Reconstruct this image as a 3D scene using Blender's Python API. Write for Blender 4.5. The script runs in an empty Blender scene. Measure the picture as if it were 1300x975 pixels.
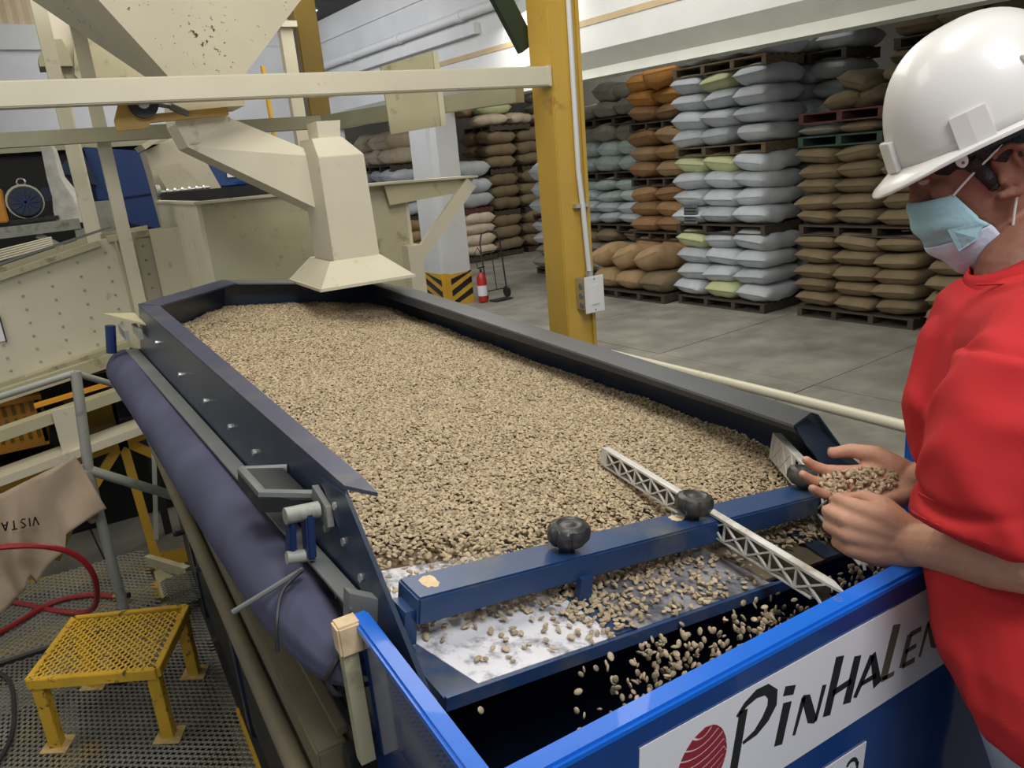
import bpy, bmesh, math, random
import numpy as np
from mathutils import Vector, Matrix, Euler, noise
random.seed(7)
rng = np.random.default_rng(7)
PI = math.pi
COL = bpy.context.scene.collection
SC = bpy.context.scene

# ------------------------------------------------------------------ camera, world, lights, exposure
cam_d = bpy.data.cameras.new('camera')
cam = bpy.data.objects.new('camera', cam_d)
COL.objects.link(cam)
cam_d.lens = 27.03
cam_d.sensor_width = 36.0
cam_d.clip_start = 0.02
cam_d.clip_end = 200
CR = Matrix(((0.8570, 0.2157, -0.4681), (-0.5082, 0.2027, -0.8370), (-0.0856, 0.9552, 0.2834)))
cam.matrix_world = Matrix.Translation((0, 0, 2.4)) @ CR.to_4x4()
SC.camera = cam

world = bpy.data.worlds.new('world')
SC.world = world
world.use_nodes = True
world.node_tree.nodes['Background'].inputs[0].default_value = (0.92, 0.96, 1.0, 1)
world.node_tree.nodes['Background'].inputs[1].default_value = 0.42

def area(name, loc, target, size, power, color=(1, 1, 1), size_y=None):
    d = bpy.data.lights.new(name, 'AREA')
    d.energy = power
    d.color = color
    d.size = size
    if size_y:
        d.shape = 'RECTANGLE'
        d.size_y = size_y
    o = bpy.data.objects.new(name, d)
    COL.objects.link(o)
    o.location = loc
    o.rotation_euler = (Vector(target) - Vector(loc)).to_track_quat('-Z', 'Y').to_euler()
    return o

area('hall_lamp_main', (3.2, 6.0, 5.1), (3.6, 6.4, 0), 3.0, 260, (1, 0.97, 0.9), 5.0)
area('hall_lamp_bay', (7.9, 8.5, 5.0), (9.5, 8.0, 0.5), 1.4, 130, (1, 0.98, 0.93), 7.0)
area('machine_lamp', (0.5, -0.7, 4.3), (0.7, 1.0, 1.8), 1.0, 62, (0.97, 0.98, 1.0), 1.0)
area('rear_machine_fill', (0.9, 1.6, 4.9), (0.8, 3.6, 2.2), 1.6, 62, (1, 0.96, 0.86), 1.6)  # added fill light without a fixture, brightens the parts behind the deck
area('left_lamp', (-1.6, 3.6, 5.0), (0.2, 4.5, 1.5), 2.0, 60, (1, 0.95, 0.82), 2.0)
area('bay_deep_lamp', (10.0, 14.0, 4.9), (10.5, 15.0, 1.0), 2.5, 110, (1, 0.97, 0.9), 3.5)
area('far_wall_daylight', (2.0, 12.0, 5.4), (4.6, 15.0, 3.6), 4.0, 190, (0.93, 0.93, 1.0), 2.0)
SC.view_settings.view_transform = 'Standard'
SC.view_settings.look = 'None'
SC.view_settings.exposure = 0.0
SC.view_settings.gamma = 1.0
SC.view_settings.use_curve_mapping = False

# ------------------------------------------------------------------ materials
def mat(name, col, rough=0.5, metal=0.0, var=0.0, scale=6.0, bump=0.0, bscale=60.0, dirt=None, dirt_amt=0.0,
        dscale=3.0, dsharp=0.08, spec=0.5, stretch=None, coat=0.0, obj_rand=0.0, spots=None):
    m = bpy.data.materials.new(name)
    m.use_nodes = True
    nt = m.node_tree
    n, l = nt.nodes, nt.links
    b = n['Principled BSDF']
    b.inputs['Roughness'].default_value = rough
    b.inputs['Metallic'].default_value = metal
    b.inputs['Specular IOR Level'].default_value = spec
    b.inputs['Coat Weight'].default_value = coat
    tc = n.new('ShaderNodeTexCoord')
    src = tc.outputs['Object']
    if stretch:
        mp = n.new('ShaderNodeMapping')
        mp.inputs['Scale'].default_value = stretch
        l.new(src, mp.inputs['Vector'])
        src = mp.outputs['Vector']
    c_out = None
    rgb = n.new('ShaderNodeRGB')
    rgb.outputs[0].default_value = (*col, 1)
    c_out = rgb.outputs[0]
    if var > 0:
        nz = n.new('ShaderNodeTexNoise')
        nz.inputs['Scale'].default_value = scale
        nz.inputs['Detail'].default_value = 5
        l.new(src, nz.inputs['Vector'])
        mr = n.new('ShaderNodeMapRange')
        mr.inputs['From Min'].default_value = 0.3
        mr.inputs['From Max'].default_value = 0.7
        mr.inputs['To Min'].default_value = 1 - var
        mr.inputs['To Max'].default_value = 1 + var
        l.new(nz.outputs['Fac'], mr.inputs['Value'])
        mx = n.new('ShaderNodeVectorMath')
        mx.operation = 'SCALE'
        l.new(c_out, mx.inputs[0])
        l.new(mr.outputs['Result'], mx.inputs['Scale'])
        c_out = mx.outputs['Vector']
    if obj_rand > 0:
        oi = n.new('ShaderNodeObjectInfo')
        mr = n.new('ShaderNodeMapRange')
        mr.inputs['To Min'].default_value = 1 - obj_rand
        mr.inputs['To Max'].default_value = 1 + obj_rand
        l.new(oi.outputs['Random'], mr.inputs['Value'])
        mx = n.new('ShaderNodeVectorMath')
        mx.operation = 'SCALE'
        l.new(c_out, mx.inputs[0])
        l.new(mr.outputs['Result'], mx.inputs['Scale'])
        c_out = mx.outputs['Vector']
    if dirt is not None:
        nz = n.new('ShaderNodeTexNoise')
        nz.inputs['Scale'].default_value = dscale
        nz.inputs['Detail'].default_value = 8
        nz.inputs['Roughness'].default_value = 0.65
        l.new(src, nz.inputs['Vector'])
        mr = n.new('ShaderNodeMapRange')
        th = 0.72 - 0.45 * dirt_amt
        mr.inputs['From Min'].default_value = th - dsharp
        mr.inputs['From Max'].default_value = th + dsharp
        fac = nz.outputs['Fac']
        for c_, r_ in (spots or ()):
            ds = n.new('ShaderNodeVectorMath'); ds.operation = 'DISTANCE'
            l.new(tc.outputs['Object'], ds.inputs[0]); ds.inputs[1].default_value = c_
            rr = n.new('ShaderNodeMapRange'); rr.inputs['From Min'].default_value = 0; rr.inputs['From Max'].default_value = r_
            rr.inputs['To Min'].default_value = 0.13; rr.inputs['To Max'].default_value = 0.0
            l.new(ds.outputs['Value'], rr.inputs['Value'])
            ad = n.new('ShaderNodeMath'); ad.operation = 'ADD'
            l.new(fac, ad.inputs[0]); l.new(rr.outputs['Result'], ad.inputs[1]); fac = ad.outputs[0]
        l.new(fac, mr.inputs['Value'])
        mx = n.new('ShaderNodeMix')
        mx.data_type = 'RGBA'
        l.new(mr.outputs['Result'], mx.inputs['Factor'])
        l.new(c_out, mx.inputs['A'])
        mx.inputs['B'].default_value = (*dirt, 1)
        c_out = mx.outputs['Result']
    l.new(c_out, b.inputs['Base Color'])
    if bump > 0:
        nz = n.new('ShaderNodeTexNoise')
        nz.inputs['Scale'].default_value = bscale
        nz.inputs['Detail'].default_value = 4
        l.new(src, nz.inputs['Vector'])
        bp = n.new('ShaderNodeBump')
        bp.inputs['Strength'].default_value = bump
        bp.inputs['Distance'].default_value = 0.01
        l.new(nz.outputs['Fac'], bp.inputs['Height'])
        l.new(bp.outputs['Normal'], b.inputs['Normal'])
    return m

def emit(name, col, s):
    m = bpy.data.materials.new(name)
    m.use_nodes = True
    b = m.node_tree.nodes['Principled BSDF']
    b.inputs['Base Color'].default_value = (*col, 1)
    b.inputs['Emission Color'].default_value = (*col, 1)
    b.inputs['Emission Strength'].default_value = s
    return m

def weave(name, col, scale, rough=0.85, var=0.2, bump=0.4, obj_rand=0.12, spec=0.3):
    """cloth with a crossed weave in bump and a little colour variation"""
    m = mat(name, col, rough, 0, var, 5.0, 0, spec=spec, obj_rand=obj_rand)
    n, l = m.node_tree.nodes, m.node_tree.links
    b = n['Principled BSDF']
    tc = n.new('ShaderNodeTexCoord')
    w1 = n.new('ShaderNodeTexWave'); w1.bands_direction = 'X'
    w2 = n.new('ShaderNodeTexWave'); w2.bands_direction = 'Y'
    for w in (w1, w2):
        w.inputs['Scale'].default_value = scale
        w.inputs['Distortion'].default_value = 1.5
        l.new(tc.outputs['Object'], w.inputs['Vector'])
    ad = n.new('ShaderNodeMath'); ad.operation = 'ADD'
    l.new(w1.outputs['Fac'], ad.inputs[0]); l.new(w2.outputs['Fac'], ad.inputs[1])
    nz = n.new('ShaderNodeTexNoise'); nz.inputs['Scale'].default_value = 9; nz.inputs['Detail'].default_value = 3
    l.new(tc.outputs['Object'], nz.inputs['Vector'])
    m2 = n.new('ShaderNodeMath'); m2.operation = 'MULTIPLY_ADD'
    l.new(nz.outputs['Fac'], m2.inputs[0]); m2.inputs[1].default_value = 6.0
    l.new(ad.outputs[0], m2.inputs[2])
    bp = n.new('ShaderNodeBump'); bp.inputs['Strength'].default_value = bump; bp.inputs['Distance'].default_value = 0.006
    l.new(m2.outputs[0], bp.inputs['Height'])
    l.new(bp.outputs['Normal'], b.inputs['Normal'])
    return m

M = {}
M['floor'] = mat('concrete_floor', (0.315, 0.30, 0.25), 0.55, 0, 0.22, 1.6, 0.12, 40, dirt=(0.16, 0.15, 0.125), dirt_amt=0.33, dscale=1.3, dsharp=0.16)
M['joint'] = mat('floor_joint', (0.07, 0.068, 0.06), 0.9)
M['wall'] = mat('white_painted_wall', (0.56, 0.565, 0.55), 0.8, 0, 0.05, 2, 0.08, 25)
M['wall_beam'] = mat('painted_concrete_beam', (0.55, 0.56, 0.50), 0.8, 0, 0.06, 3, 0.08, 25)
M['wall_grey'] = mat('grey_plaster', (0.36, 0.34, 0.30), 0.9, 0, 0.15, 1, 0.1, 20)
M['tan'] = mat('tan_stripe', (0.42, 0.32, 0.19), 0.8, 0, 0.1, 3)
M['corrugated'] = mat('beige_sheet', (0.62, 0.50, 0.32), 0.6, 0, 0.08, 3)
M['roof'] = mat('dark_roof', (0.035, 0.035, 0.032), 0.8, 0, 0.2, 2)
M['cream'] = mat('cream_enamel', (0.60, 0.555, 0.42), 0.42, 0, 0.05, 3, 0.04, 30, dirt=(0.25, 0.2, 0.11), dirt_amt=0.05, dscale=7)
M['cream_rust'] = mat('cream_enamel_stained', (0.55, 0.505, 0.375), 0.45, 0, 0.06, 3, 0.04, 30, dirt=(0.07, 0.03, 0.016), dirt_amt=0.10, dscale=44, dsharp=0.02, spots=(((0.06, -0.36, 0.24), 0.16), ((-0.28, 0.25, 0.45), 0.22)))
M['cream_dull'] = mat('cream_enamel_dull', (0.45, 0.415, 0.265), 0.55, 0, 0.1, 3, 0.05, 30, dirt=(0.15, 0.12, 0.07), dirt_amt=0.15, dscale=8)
M['olive'] = mat('olive_beam_paint', (0.36, 0.34, 0.225), 0.55, 0, 0.08, 4)
M['yellow'] = mat('yellow_paint', (0.56, 0.33, 0.035), 0.4, 0, 0.1, 4, 0.05, 30, dirt=(0.14, 0.075, 0.02), dirt_amt=0.08, dscale=20, dsharp=0.03)
M['yellow_col'] = mat('yellow_column_paint', (0.55, 0.345, 0.055), 0.38, 0, 0.08, 3, 0.03, 20, dirt=(0.26, 0.15, 0.03), dirt_amt=0.08, dscale=6)
M['ochre'] = mat('ochre_column_paint', (0.15, 0.095, 0.014), 0.2, 0, 0.12, 3, coat=0.5)
M['gate'] = mat('mustard_gate_paint', (0.42, 0.25, 0.04), 0.45, 0, 0.15, 8)
M['yellow_worn'] = mat('worn_yellow_paint', (0.60, 0.36, 0.03), 0.5, 0, 0.12, 8, 0.1, 60, dirt=(0.09, 0.05, 0.02), dirt_amt=0.24, dscale=38, dsharp=0.03)
M['navy'] = mat('navy_enamel', (0.022, 0.036, 0.066), 0.3, 0.0, 0.12, 4, 0.03, 30, dirt=(0.09, 0.09, 0.085), dirt_amt=0.12, dscale=5, dsharp=0.14)
M['navy_bar'] = mat('navy_bar_enamel', (0.018, 0.05, 0.135), 0.32, 0.0, 0.12, 6, 0.03, 30, dirt=(0.10, 0.105, 0.10), dirt_amt=0.26, dscale=7, dsharp=0.1)
M['rim'] = mat('violet_grey_rim', (0.036, 0.042, 0.088), 0.38, 0.0, 0.15, 5, dirt=(0.10, 0.09, 0.08), dirt_amt=0.15, dscale=8, dsharp=0.12)
M['rim_grey'] = mat('dusty_grey_rim', (0.11, 0.115, 0.12), 0.42, 0.1, 0.12, 5)
M['blue'] = mat('bright_blue_enamel', (0.006, 0.13, 0.60), 0.3, 0, 0.06, 5, 0.03, 30, dirt=(0.16, 0.18, 0.2), dirt_amt=0.1, dscale=16, dsharp=0.03, coat=0.3)
M['blue_panel'] = mat('deep_blue_panel', (0.008, 0.045, 0.19), 0.13, 0, 0.06, 3, coat=0.6)
M['blue_dark'] = mat('dark_blue_lining', (0.006, 0.022, 0.085), 0.4, 0, 0.1, 3)
M['blue_far'] = mat('blue_machine_paint', (0.018, 0.045, 0.15), 0.45, 0, 0.1, 2)
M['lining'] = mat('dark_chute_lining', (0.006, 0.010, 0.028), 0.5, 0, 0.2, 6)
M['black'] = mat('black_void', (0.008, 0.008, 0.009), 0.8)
M['dark'] = mat('dark_steel', (0.022, 0.023, 0.026), 0.5, 0.2, 0.3, 6, dirt=(0.09, 0.08, 0.06), dirt_amt=0.15, dscale=9)
M['dusty_rail'] = mat('dusty_beige_rail', (0.15, 0.125, 0.075), 0.65, 0, 0.15, 8, 0.1, 40)
M['bracket'] = mat('grey_bracket_paint', (0.16, 0.165, 0.16), 0.45, 0.1, 0.1, 8, dirt=(0.3, 0.26, 0.2), dirt_amt=0.1, dscale=12)
M['steel'] = mat('steel', (0.55, 0.55, 0.52), 0.35, 0.8, 0.1, 10)
M['galv'] = mat('grey_painted_tube', (0.33, 0.34, 0.29), 0.5, 0.1, 0.12, 8, dirt=(0.14, 0.13, 0.1), dirt_amt=0.15, dscale=10)
M['grating'] = mat('grating_steel', (0.17, 0.165, 0.14), 0.5, 0.35, 0.25, 4, dirt=(0.3, 0.2, 0.06), dirt_amt=0.1, dscale=3, dsharp=0.1)
M['white_sheet'] = mat('worn_white_deck', (0.74, 0.73, 0.75), 0.42, 0.0, 0.06, 9, 0.05, 80, dirt=(0.24, 0.24, 0.26), dirt_amt=0.33, dscale=19, dsharp=0.06)
M['grey_sheet'] = mat('scuffed_grey_deck', (0.40, 0.39, 0.41), 0.42, 0.1, 0.12, 9, 0.05, 80, dirt=(0.10, 0.105, 0.12), dirt_amt=0.52, dscale=9, dsharp=0.08)
M['screen'] = mat('deck_screen', (0.11, 0.085, 0.055), 0.7, 0.0, 0.3, 30)
M['fin'] = mat('cast_white_fin', (0.62, 0.60, 0.55), 0.45, 0.05, 0.1, 12, dirt=(0.33, 0.28, 0.21), dirt_amt=0.3, dscale=18, dsharp=0.1)
M['knob'] = mat('black_knob', (0.035, 0.035, 0.033), 0.35, 0, 0.25, 15, 0.1, 80, dirt=(0.12, 0.10, 0.075), dirt_amt=0.2, dscale=18, dsharp=0.1)
M['bag'] = weave('violet_air_bag_cloth', (0.075, 0.075, 0.125), 260, 0.9, 0.25, 0.25, 0.0)
M['rubber'] = mat('black_rubber', (0.02, 0.02, 0.022), 0.5)
M['bean'] = mat('parchment_bean', (0.44, 0.345, 0.215), 0.65, 0, 0.0, 5, obj_rand=0.30)
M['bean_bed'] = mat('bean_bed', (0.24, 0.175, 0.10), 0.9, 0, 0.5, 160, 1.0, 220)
M['sack_white'] = weave('white_woven_sack', (0.47, 0.50, 0.52), 55, 0.5, 0.1, 0.25, 0.1, 0.4)
M['sack_teal'] = weave('pale_teal_sack', (0.46, 0.54, 0.52), 55, 0.5, 0.12, 0.3, 0.15, 0.4)
M['sack_yellow'] = weave('pale_yellow_sack', (0.52, 0.55, 0.30), 55, 0.5, 0.1, 0.25, 0.08, 0.4)
M['sack_cream'] = weave('cream_sack', (0.62, 0.52, 0.38), 55, 0.6, 0.1, 0.25, 0.08, 0.4)
M['sack_brown'] = weave('brown_jute_sack', (0.215, 0.165, 0.095), 70, 0.92, 0.15, 0.35, 0.12)
M['sack_tan'] = weave('tan_jute_sack', (0.37, 0.25, 0.13), 70, 0.92, 0.15, 0.35, 0.12)
M['sack_orange'] = weave('orange_jute_sack', (0.50, 0.24, 0.07), 70, 0.92, 0.15, 0.35, 0.12)
M['sack_rust'] = weave('rusty_brown_jute_sack', (0.30, 0.175, 0.08), 70, 0.92, 0.15, 0.35, 0.12)
M['sack_grey'] = weave('dusty_grey_sack', (0.27, 0.26, 0.21), 60, 0.8, 0.15, 0.3, 0.12)
M['wood'] = mat('pallet_wood', (0.062, 0.047, 0.032), 0.85, 0, 0.3, 9, 0.3, 60, stretch=(1, 6, 6))
M['wood_light'] = mat('pale_pallet_wood', (0.14, 0.10, 0.055), 0.85, 0, 0.3, 9, 0.3, 60, stretch=(1, 6, 6))
M['wood_green'] = mat('green_pallet_paint', (0.035, 0.07, 0.055), 0.7, 0, 0.3, 9)
M['wood_red'] = mat('red_pallet_paint', (0.11, 0.035, 0.03), 0.7, 0, 0.3, 9)
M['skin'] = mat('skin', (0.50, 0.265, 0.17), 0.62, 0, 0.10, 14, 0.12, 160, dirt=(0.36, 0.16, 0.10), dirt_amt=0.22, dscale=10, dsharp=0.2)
def shade_tan_face(m, z, c):
    """hat shade painted into the face and neck, along with their tan"""
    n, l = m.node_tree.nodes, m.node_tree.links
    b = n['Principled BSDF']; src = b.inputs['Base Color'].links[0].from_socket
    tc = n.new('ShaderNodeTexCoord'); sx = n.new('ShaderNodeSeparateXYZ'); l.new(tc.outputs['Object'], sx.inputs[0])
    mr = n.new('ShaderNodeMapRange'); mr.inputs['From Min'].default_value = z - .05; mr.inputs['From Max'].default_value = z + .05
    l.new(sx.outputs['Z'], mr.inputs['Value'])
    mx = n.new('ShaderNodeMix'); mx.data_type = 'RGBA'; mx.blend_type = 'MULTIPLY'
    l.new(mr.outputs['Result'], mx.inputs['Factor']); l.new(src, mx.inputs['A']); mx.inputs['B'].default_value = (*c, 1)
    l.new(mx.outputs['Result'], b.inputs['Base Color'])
shade_tan_face(M['skin'], 1.46, (0.50, 0.40, 0.38))  # darkens skin above the collar: painted hat shade plus tan
M['skin'].node_tree.nodes['Principled BSDF'].inputs['Subsurface Weight'].default_value = 0.12
M['skin'].node_tree.nodes['Principled BSDF'].inputs['Subsurface Radius'].default_value = (0.02, 0.008, 0.004)
M['red_cloth'] = weave('red_shirt_cloth', (0.47, 0.020, 0.022), 420, 0.85, 0.08, 0.12, 0.0)
M['jeans'] = weave('pale_denim', (0.42, 0.47, 0.52), 300, 0.85, 0.2, 0.2, 0.0)
M['hat'] = mat('white_hard_hat', (0.69, 0.66, 0.62), 0.36, 0, 0.02, 4, coat=0.3)
M['hair'] = mat('black_hair', (0.012, 0.009, 0.008), 0.6, 0, 0.3, 60, 0.6, 120)
M['mask_teal'] = mat('teal_mask_cloth', (0.30, 0.50, 0.54), 0.8, 0, 0.06, 20, 0.15, 120)
M['mask_lilac'] = mat('lilac_mask_cloth', (0.52, 0.56, 0.66), 0.8, 0, 0.06, 20, 0.15, 120)
M['white'] = mat('white_plastic', (0.78, 0.77, 0.74), 0.4)
M['pvc'] = mat('white_pipe', (0.62, 0.63, 0.62), 0.35)
M['ink'] = mat('black_ink', (0.015, 0.015, 0.014), 0.35)
M['ink_reflect'] = mat('ink_with_reflection', (0.11, 0.09, 0.06), 0.35)  # end letters lightened to brown, a reflection painted into the ink colour
M['logo_red'] = mat('maroon_ink', (0.26, 0.02, 0.03), 0.4)
M['decal'] = mat('white_decal', (0.72, 0.72, 0.75), 0.16, coat=0.5)
M['hose'] = mat('red_hose', (0.30, 0.02, 0.018), 0.35, 0, 0.15, 30)
M['jute'] = weave('draped_jute', (0.41, 0.315, 0.225), 300, 0.95, 0.15, 0.4, 0.0)
M['red'] = mat('red_paint', (0.40, 0.02, 0.018), 0.35)
M['orange'] = mat('orange_guard', (0.70, 0.30, 0.02), 0.45)
M['crate'] = mat('orange_crate_plastic', (0.45, 0.20, 0.02), 0.5)
M['motor'] = mat('navy_motor', (0.025, 0.04, 0.075), 0.45, 0, 0.2, 12)
M['plastic_wrap'] = mat('cloudy_plastic_wrap', (0.6, 0.58, 0.52), 0.25, 0, 0.2, 12, 0.4, 20)
M['green_dark'] = mat('dark_green_paint', (0.012, 0.028, 0.016), 0.5)
M['daylight'] = emit('daylight_panel', (0.85, 0.93, 1.0), 3.0)
M['foot_plate'] = mat('worn_foot_plate', (0.50, 0.36, 0.14), 0.7, 0, 0.2, 30, dirt=(0.2, 0.13, 0.06), dirt_amt=0.3, dscale=30)
M['chip'] = mat('paint_chip', (0.66, 0.50, 0.30), 0.8, 0, 0.2, 40)

# ------------------------------------------------------------------ mesh builder
class MB:
    def __init__(s):
        s.v = []
        s.f = []
    def add(s, vs, fs):
        k = len(s.v)
        s.v += [Vector(p) for p in vs]
        s.f += [tuple(i + k for i in f) for f in fs]
        return s
    def hexa(s, p):
        """8 corners: bottom 0-3, top 4-7 in the same order"""
        return s.add(p, [(0, 3, 2, 1), (4, 5, 6, 7), (0, 1, 5, 4), (1, 2, 6, 5), (2, 3, 7, 6), (3, 0, 4, 7)])
    def box(s, lo, hi, fr=None):
        x0, y0, z0 = lo
        x1, y1, z1 = hi
        p = [(x0, y0, z0), (x1, y0, z0), (x1, y1, z0), (x0, y1, z0), (x0, y0, z1), (x1, y0, z1), (x1, y1, z1), (x0, y1, z1)]
        if fr: p = [fr(*q) for q in p]
        return s.hexa(p)
    def bar(s, a, b, w, h, up=(0, 0, 1)):
        """rectangular bar from a to b: w across, h along up"""
        a, b, up = Vector(a), Vector(b), Vector(up)
        d = (b - a).normalized()
        r = d.cross(up).normalized()
        u = r.cross(d).normalized()
        r *= w / 2
        u *= h / 2
        return s.hexa([a - r - u, a + r - u, b + r - u, b - r - u, a - r + u, a + r + u, b + r + u, b - r + u])
    def prism(s, poly, ext):
        """planar polygon swept along ext"""
        n = len(poly)
        ext = Vector(ext)
        a = [Vector(p) for p in poly]
        fs = [tuple(range(n))[::-1], tuple(range(n, 2 * n))]
        fs += [(i, (i + 1) % n, n + (i + 1) % n, n + i) for i in range(n)]
        return s.add(a + [p + ext for p in a], fs)
    def loft(s, rings, closed=True, cap=True):
        n = len(rings[0])
        vs = [p for r in rings for p in r]
        fs = []
        for i in range(len(rings) - 1):
            for j in range(n if closed else n - 1):
                k = (j + 1) % n
                fs.append((i * n + j, i * n + k, (i + 1) * n + k, (i + 1) * n + j))
        if cap:
            fs.append(tuple(range(n))[::-1])
            m = (len(rings) - 1) * n
            fs.append(tuple(range(m, m + n)))
        return s.add(vs, fs)
    def tube(s, pts, r, n=8, cap=True):
        pts = [Vector(p) for p in pts]
        rs = r if isinstance(r, (list, tuple)) else [r] * len(pts)
        rings = []
        prev = None
        for i, p in enumerate(pts):
            d = (pts[min(i + 1, len(pts) - 1)] - pts[max(i - 1, 0)]).normalized()
            if prev is None:
                a = d.orthogonal().normalized()
            else:
                a = (prev - d * prev.dot(d)).normalized()
            prev = a
            b = d.cross(a)
            rings.append([p + (a * math.cos(t) + b * math.sin(t)) * rs[i] for t in (2 * PI * k / n for k in range(n))])
        return s.loft(rings, True, cap)
    def cyl(s, a, b, r, n=12):
        return s.tube([a, b], r, n)
    def ball(s, c, r, n=10, m=7, axes=None):
        c = Vector(c)
        if not isinstance(r, (list, tuple)): r = (r, r, r)
        ax = axes or (Vector((1, 0, 0)), Vector((0, 1, 0)), Vector((0, 0, 1)))
        rings = []
        for i in range(m + 1):
            t = PI * (i / m)
            t = max(0.02, min(PI - 0.02, t))
            rings.append([c + ax[0] * (r[0] * math.sin(t) * math.cos(q)) + ax[1] * (r[1] * math.sin(t) * math.sin(q)) - ax[2] * (r[2] * math.cos(t))
                          for q in (2 * PI * k / n for k in range(n))])
        return s.loft(rings)
    def caps(s, pts, rs, n=12):
        """chain of balls joined by cones, for remeshing"""
        for p, r in zip(pts, rs): s.ball(p, r, n, 8)
        for i in range(len(pts) - 1):
            s.tube([pts[i], pts[i + 1]], [rs[i], rs[i + 1]], n)
        return s

def wpos(o):
    p = Vector((0, 0, 0))
    while o is not None:
        p += o.location
        o = o.parent
    return p

def mk(name, mb, m, parent=None, smooth=False, loc=None, bevel=0.0, angle=40):
    """one mesh object; mb is in world coordinates"""
    me = bpy.data.meshes.new(name)
    base = wpos(parent) if parent else Vector((0, 0, 0))
    if loc is None and parent is None and mb.v:
        xs = [p.x for p in mb.v]; ys = [p.y for p in mb.v]; zs = [p.z for p in mb.v]
        loc = ((min(xs) + max(xs)) / 2, (min(ys) + max(ys)) / 2, min(zs))
    lo = Vector(loc) if loc is not None else Vector((0, 0, 0))
    off = base + lo
    me.from_pydata([tuple(p - off) for p in mb.v], [], mb.f)
    bm = bmesh.new(); bm.from_mesh(me)
    bmesh.ops.recalc_face_normals(bm, faces=bm.faces)
    if bevel > 0:
        bmesh.ops.bevel(bm, geom=[e for e in bm.edges if e.is_manifold and e.calc_face_angle(0) > 0.5], offset=bevel, segments=2, affect='EDGES', clamp_overlap=True)
    bm.to_mesh(me); bm.free()
    if smooth:
        me.polygons.foreach_set('use_smooth', [True] * len(me.polygons))
        if angle: me.set_sharp_from_angle(angle=math.radians(angle))
    me.materials.append(m)
    o = bpy.data.objects.new(name, me)
    COL.objects.link(o)
    o.location = lo
    if parent: o.parent = parent
    return o

def tag(o, label=None, cat=None, group=None, kind=None):
    if label: o['label'] = label
    if cat: o['category'] = cat
    if group: o['group'] = group
    if kind: o['kind'] = kind
    return o

def thing(name, label, cat, loc=(0, 0, 0), rz=0.0, group=None):
    o = bpy.data.objects.new(name, None)
    COL.objects.link(o)
    o.location = loc
    o.rotation_euler = (0, 0, rz)
    o.empty_display_size = 0.1
    return tag(o, label, cat, group)

def copy_tree(o, parent=None):
    c = o.copy(); COL.objects.link(c); c.parent = parent
    for ch in list(o.children): copy_tree(ch, c)
    return c

def fuse(name, mb, voxel, m, parent, smooth_it=4, disp=None):
    """join overlapping closed shapes into one continuous skin"""
    o = mk(name, mb, m, parent)
    r = o.modifiers.new('r', 'REMESH'); r.mode = 'VOXEL'; r.voxel_size = voxel; r.use_smooth_shade = True
    sm = o.modifiers.new('s', 'SMOOTH'); sm.iterations = smooth_it; sm.factor = 0.5
    dg = bpy.context.evaluated_depsgraph_get(); dg.update()
    me = bpy.data.meshes.new_from_object(o.evaluated_get(dg))
    o.modifiers.clear()
    o.data = me
    if disp:
        off = wpos(o)
        P0_ = [v.co.copy() for v in me.vertices]; N0_ = [v.normal.copy() for v in me.vertices]
        me.vertices.foreach_set('co', [c for p, q in zip(P0_, N0_) for c in p + disp(p + off, q)])
        me.update()
    if not me.materials: me.materials.append(m)
    me.polygons.foreach_set('use_smooth', [True] * len(me.polygons))
    return o

# frames: the vibrating deck's own axes, and the warehouse's axes
DK = Vector((0.5633, 0.8747, 1.8558))
D1 = Vector((-0.0548, 0.9976, 0.0433)); D2 = Vector((0.9858, 0.0610, -0.1564)); DN = Vector((0.1587, -0.0341, 0.9867))
def D(a, b, c): return DK + D1 * a + D2 * b + DN * c
WA = math.radians(5.4975)
WX = Vector((0.9954, 0.0958, 0)); WY = Vector((-0.0958, 0.9954, 0))
def W(p, q, z): return WX * p + WY * q + Vector((0, 0, z))

# ================================================================== the setting
def struct(name, mb, m, parent=None, **k):
    o = mk(name, mb, m, parent, **k)
    if parent is None: o['kind'] = 'structure'
    return o

fl = MB().box((-6, -3, -0.12), (14.5, 20.5, -0.012), W)
floor = struct('floor', fl, M['joint'], loc=(0, 0, 0))
step = 2.05
k = 0
for i in range(-1, 7):
    for j in range(0, 10):
        p0 = 0.35 + i * step; q0 = 0.1 + j * step
        mb = MB().box((p0 + 0.006, q0 + 0.006, -0.03), (p0 + step - 0.006, q0 + step - 0.006, 0.0 - 0.0015 * ((i + j) % 2)), W)
        mk('slab', mb, M['floor'], floor)

# upper wall over the storage bay: strip, slanting soffit, wall face, tan band
P0 = 6.95
def wallbox(p0, q0, z0, p1, q1, z1): return MB().box((p0, q0, z0), (p1, q1, z1), W)
wr = struct('wall_right', wallbox(P0 - .10, -2, 3.54, P0 + 0.25, 15.7, 5.30), M['wall'])
struct('trim_1', MB().prism([W(P0 - .10, -2, 3.54), W(P0 + 0.08, -2, 3.36), W(P0 + 0.06, -2, 3.25), W(P0 + 0.35, -2, 3.25), W(P0 + 0.35, -2, 3.54)], WY * 17.7), M['wall_beam'])
struct('trim_2', wallbox(P0 - 0.112, -2, 3.83, P0 - .10, 15.7, 3.90), M['tan'])
struct('trim_3', wallbox(P0 - 0.13, 10.5, 4.85, P0 - .1, 15.7, 4.89), M['wall'])
struct('trim_4', wallbox(P0 - 0.2, 9.9, 4.12, P0 - .1, 15.7, 4.27), M['wall'])
wf = struct('wall_far', MB().box((-7, 15.7, 0), (P0 + 0.25, 15.95, 7.2), W), M['wall'])
struct('trim_5', MB().box((-7, 15.67, 4.83), (P0, 15.7, 4.89), W), M['wall'])
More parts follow.
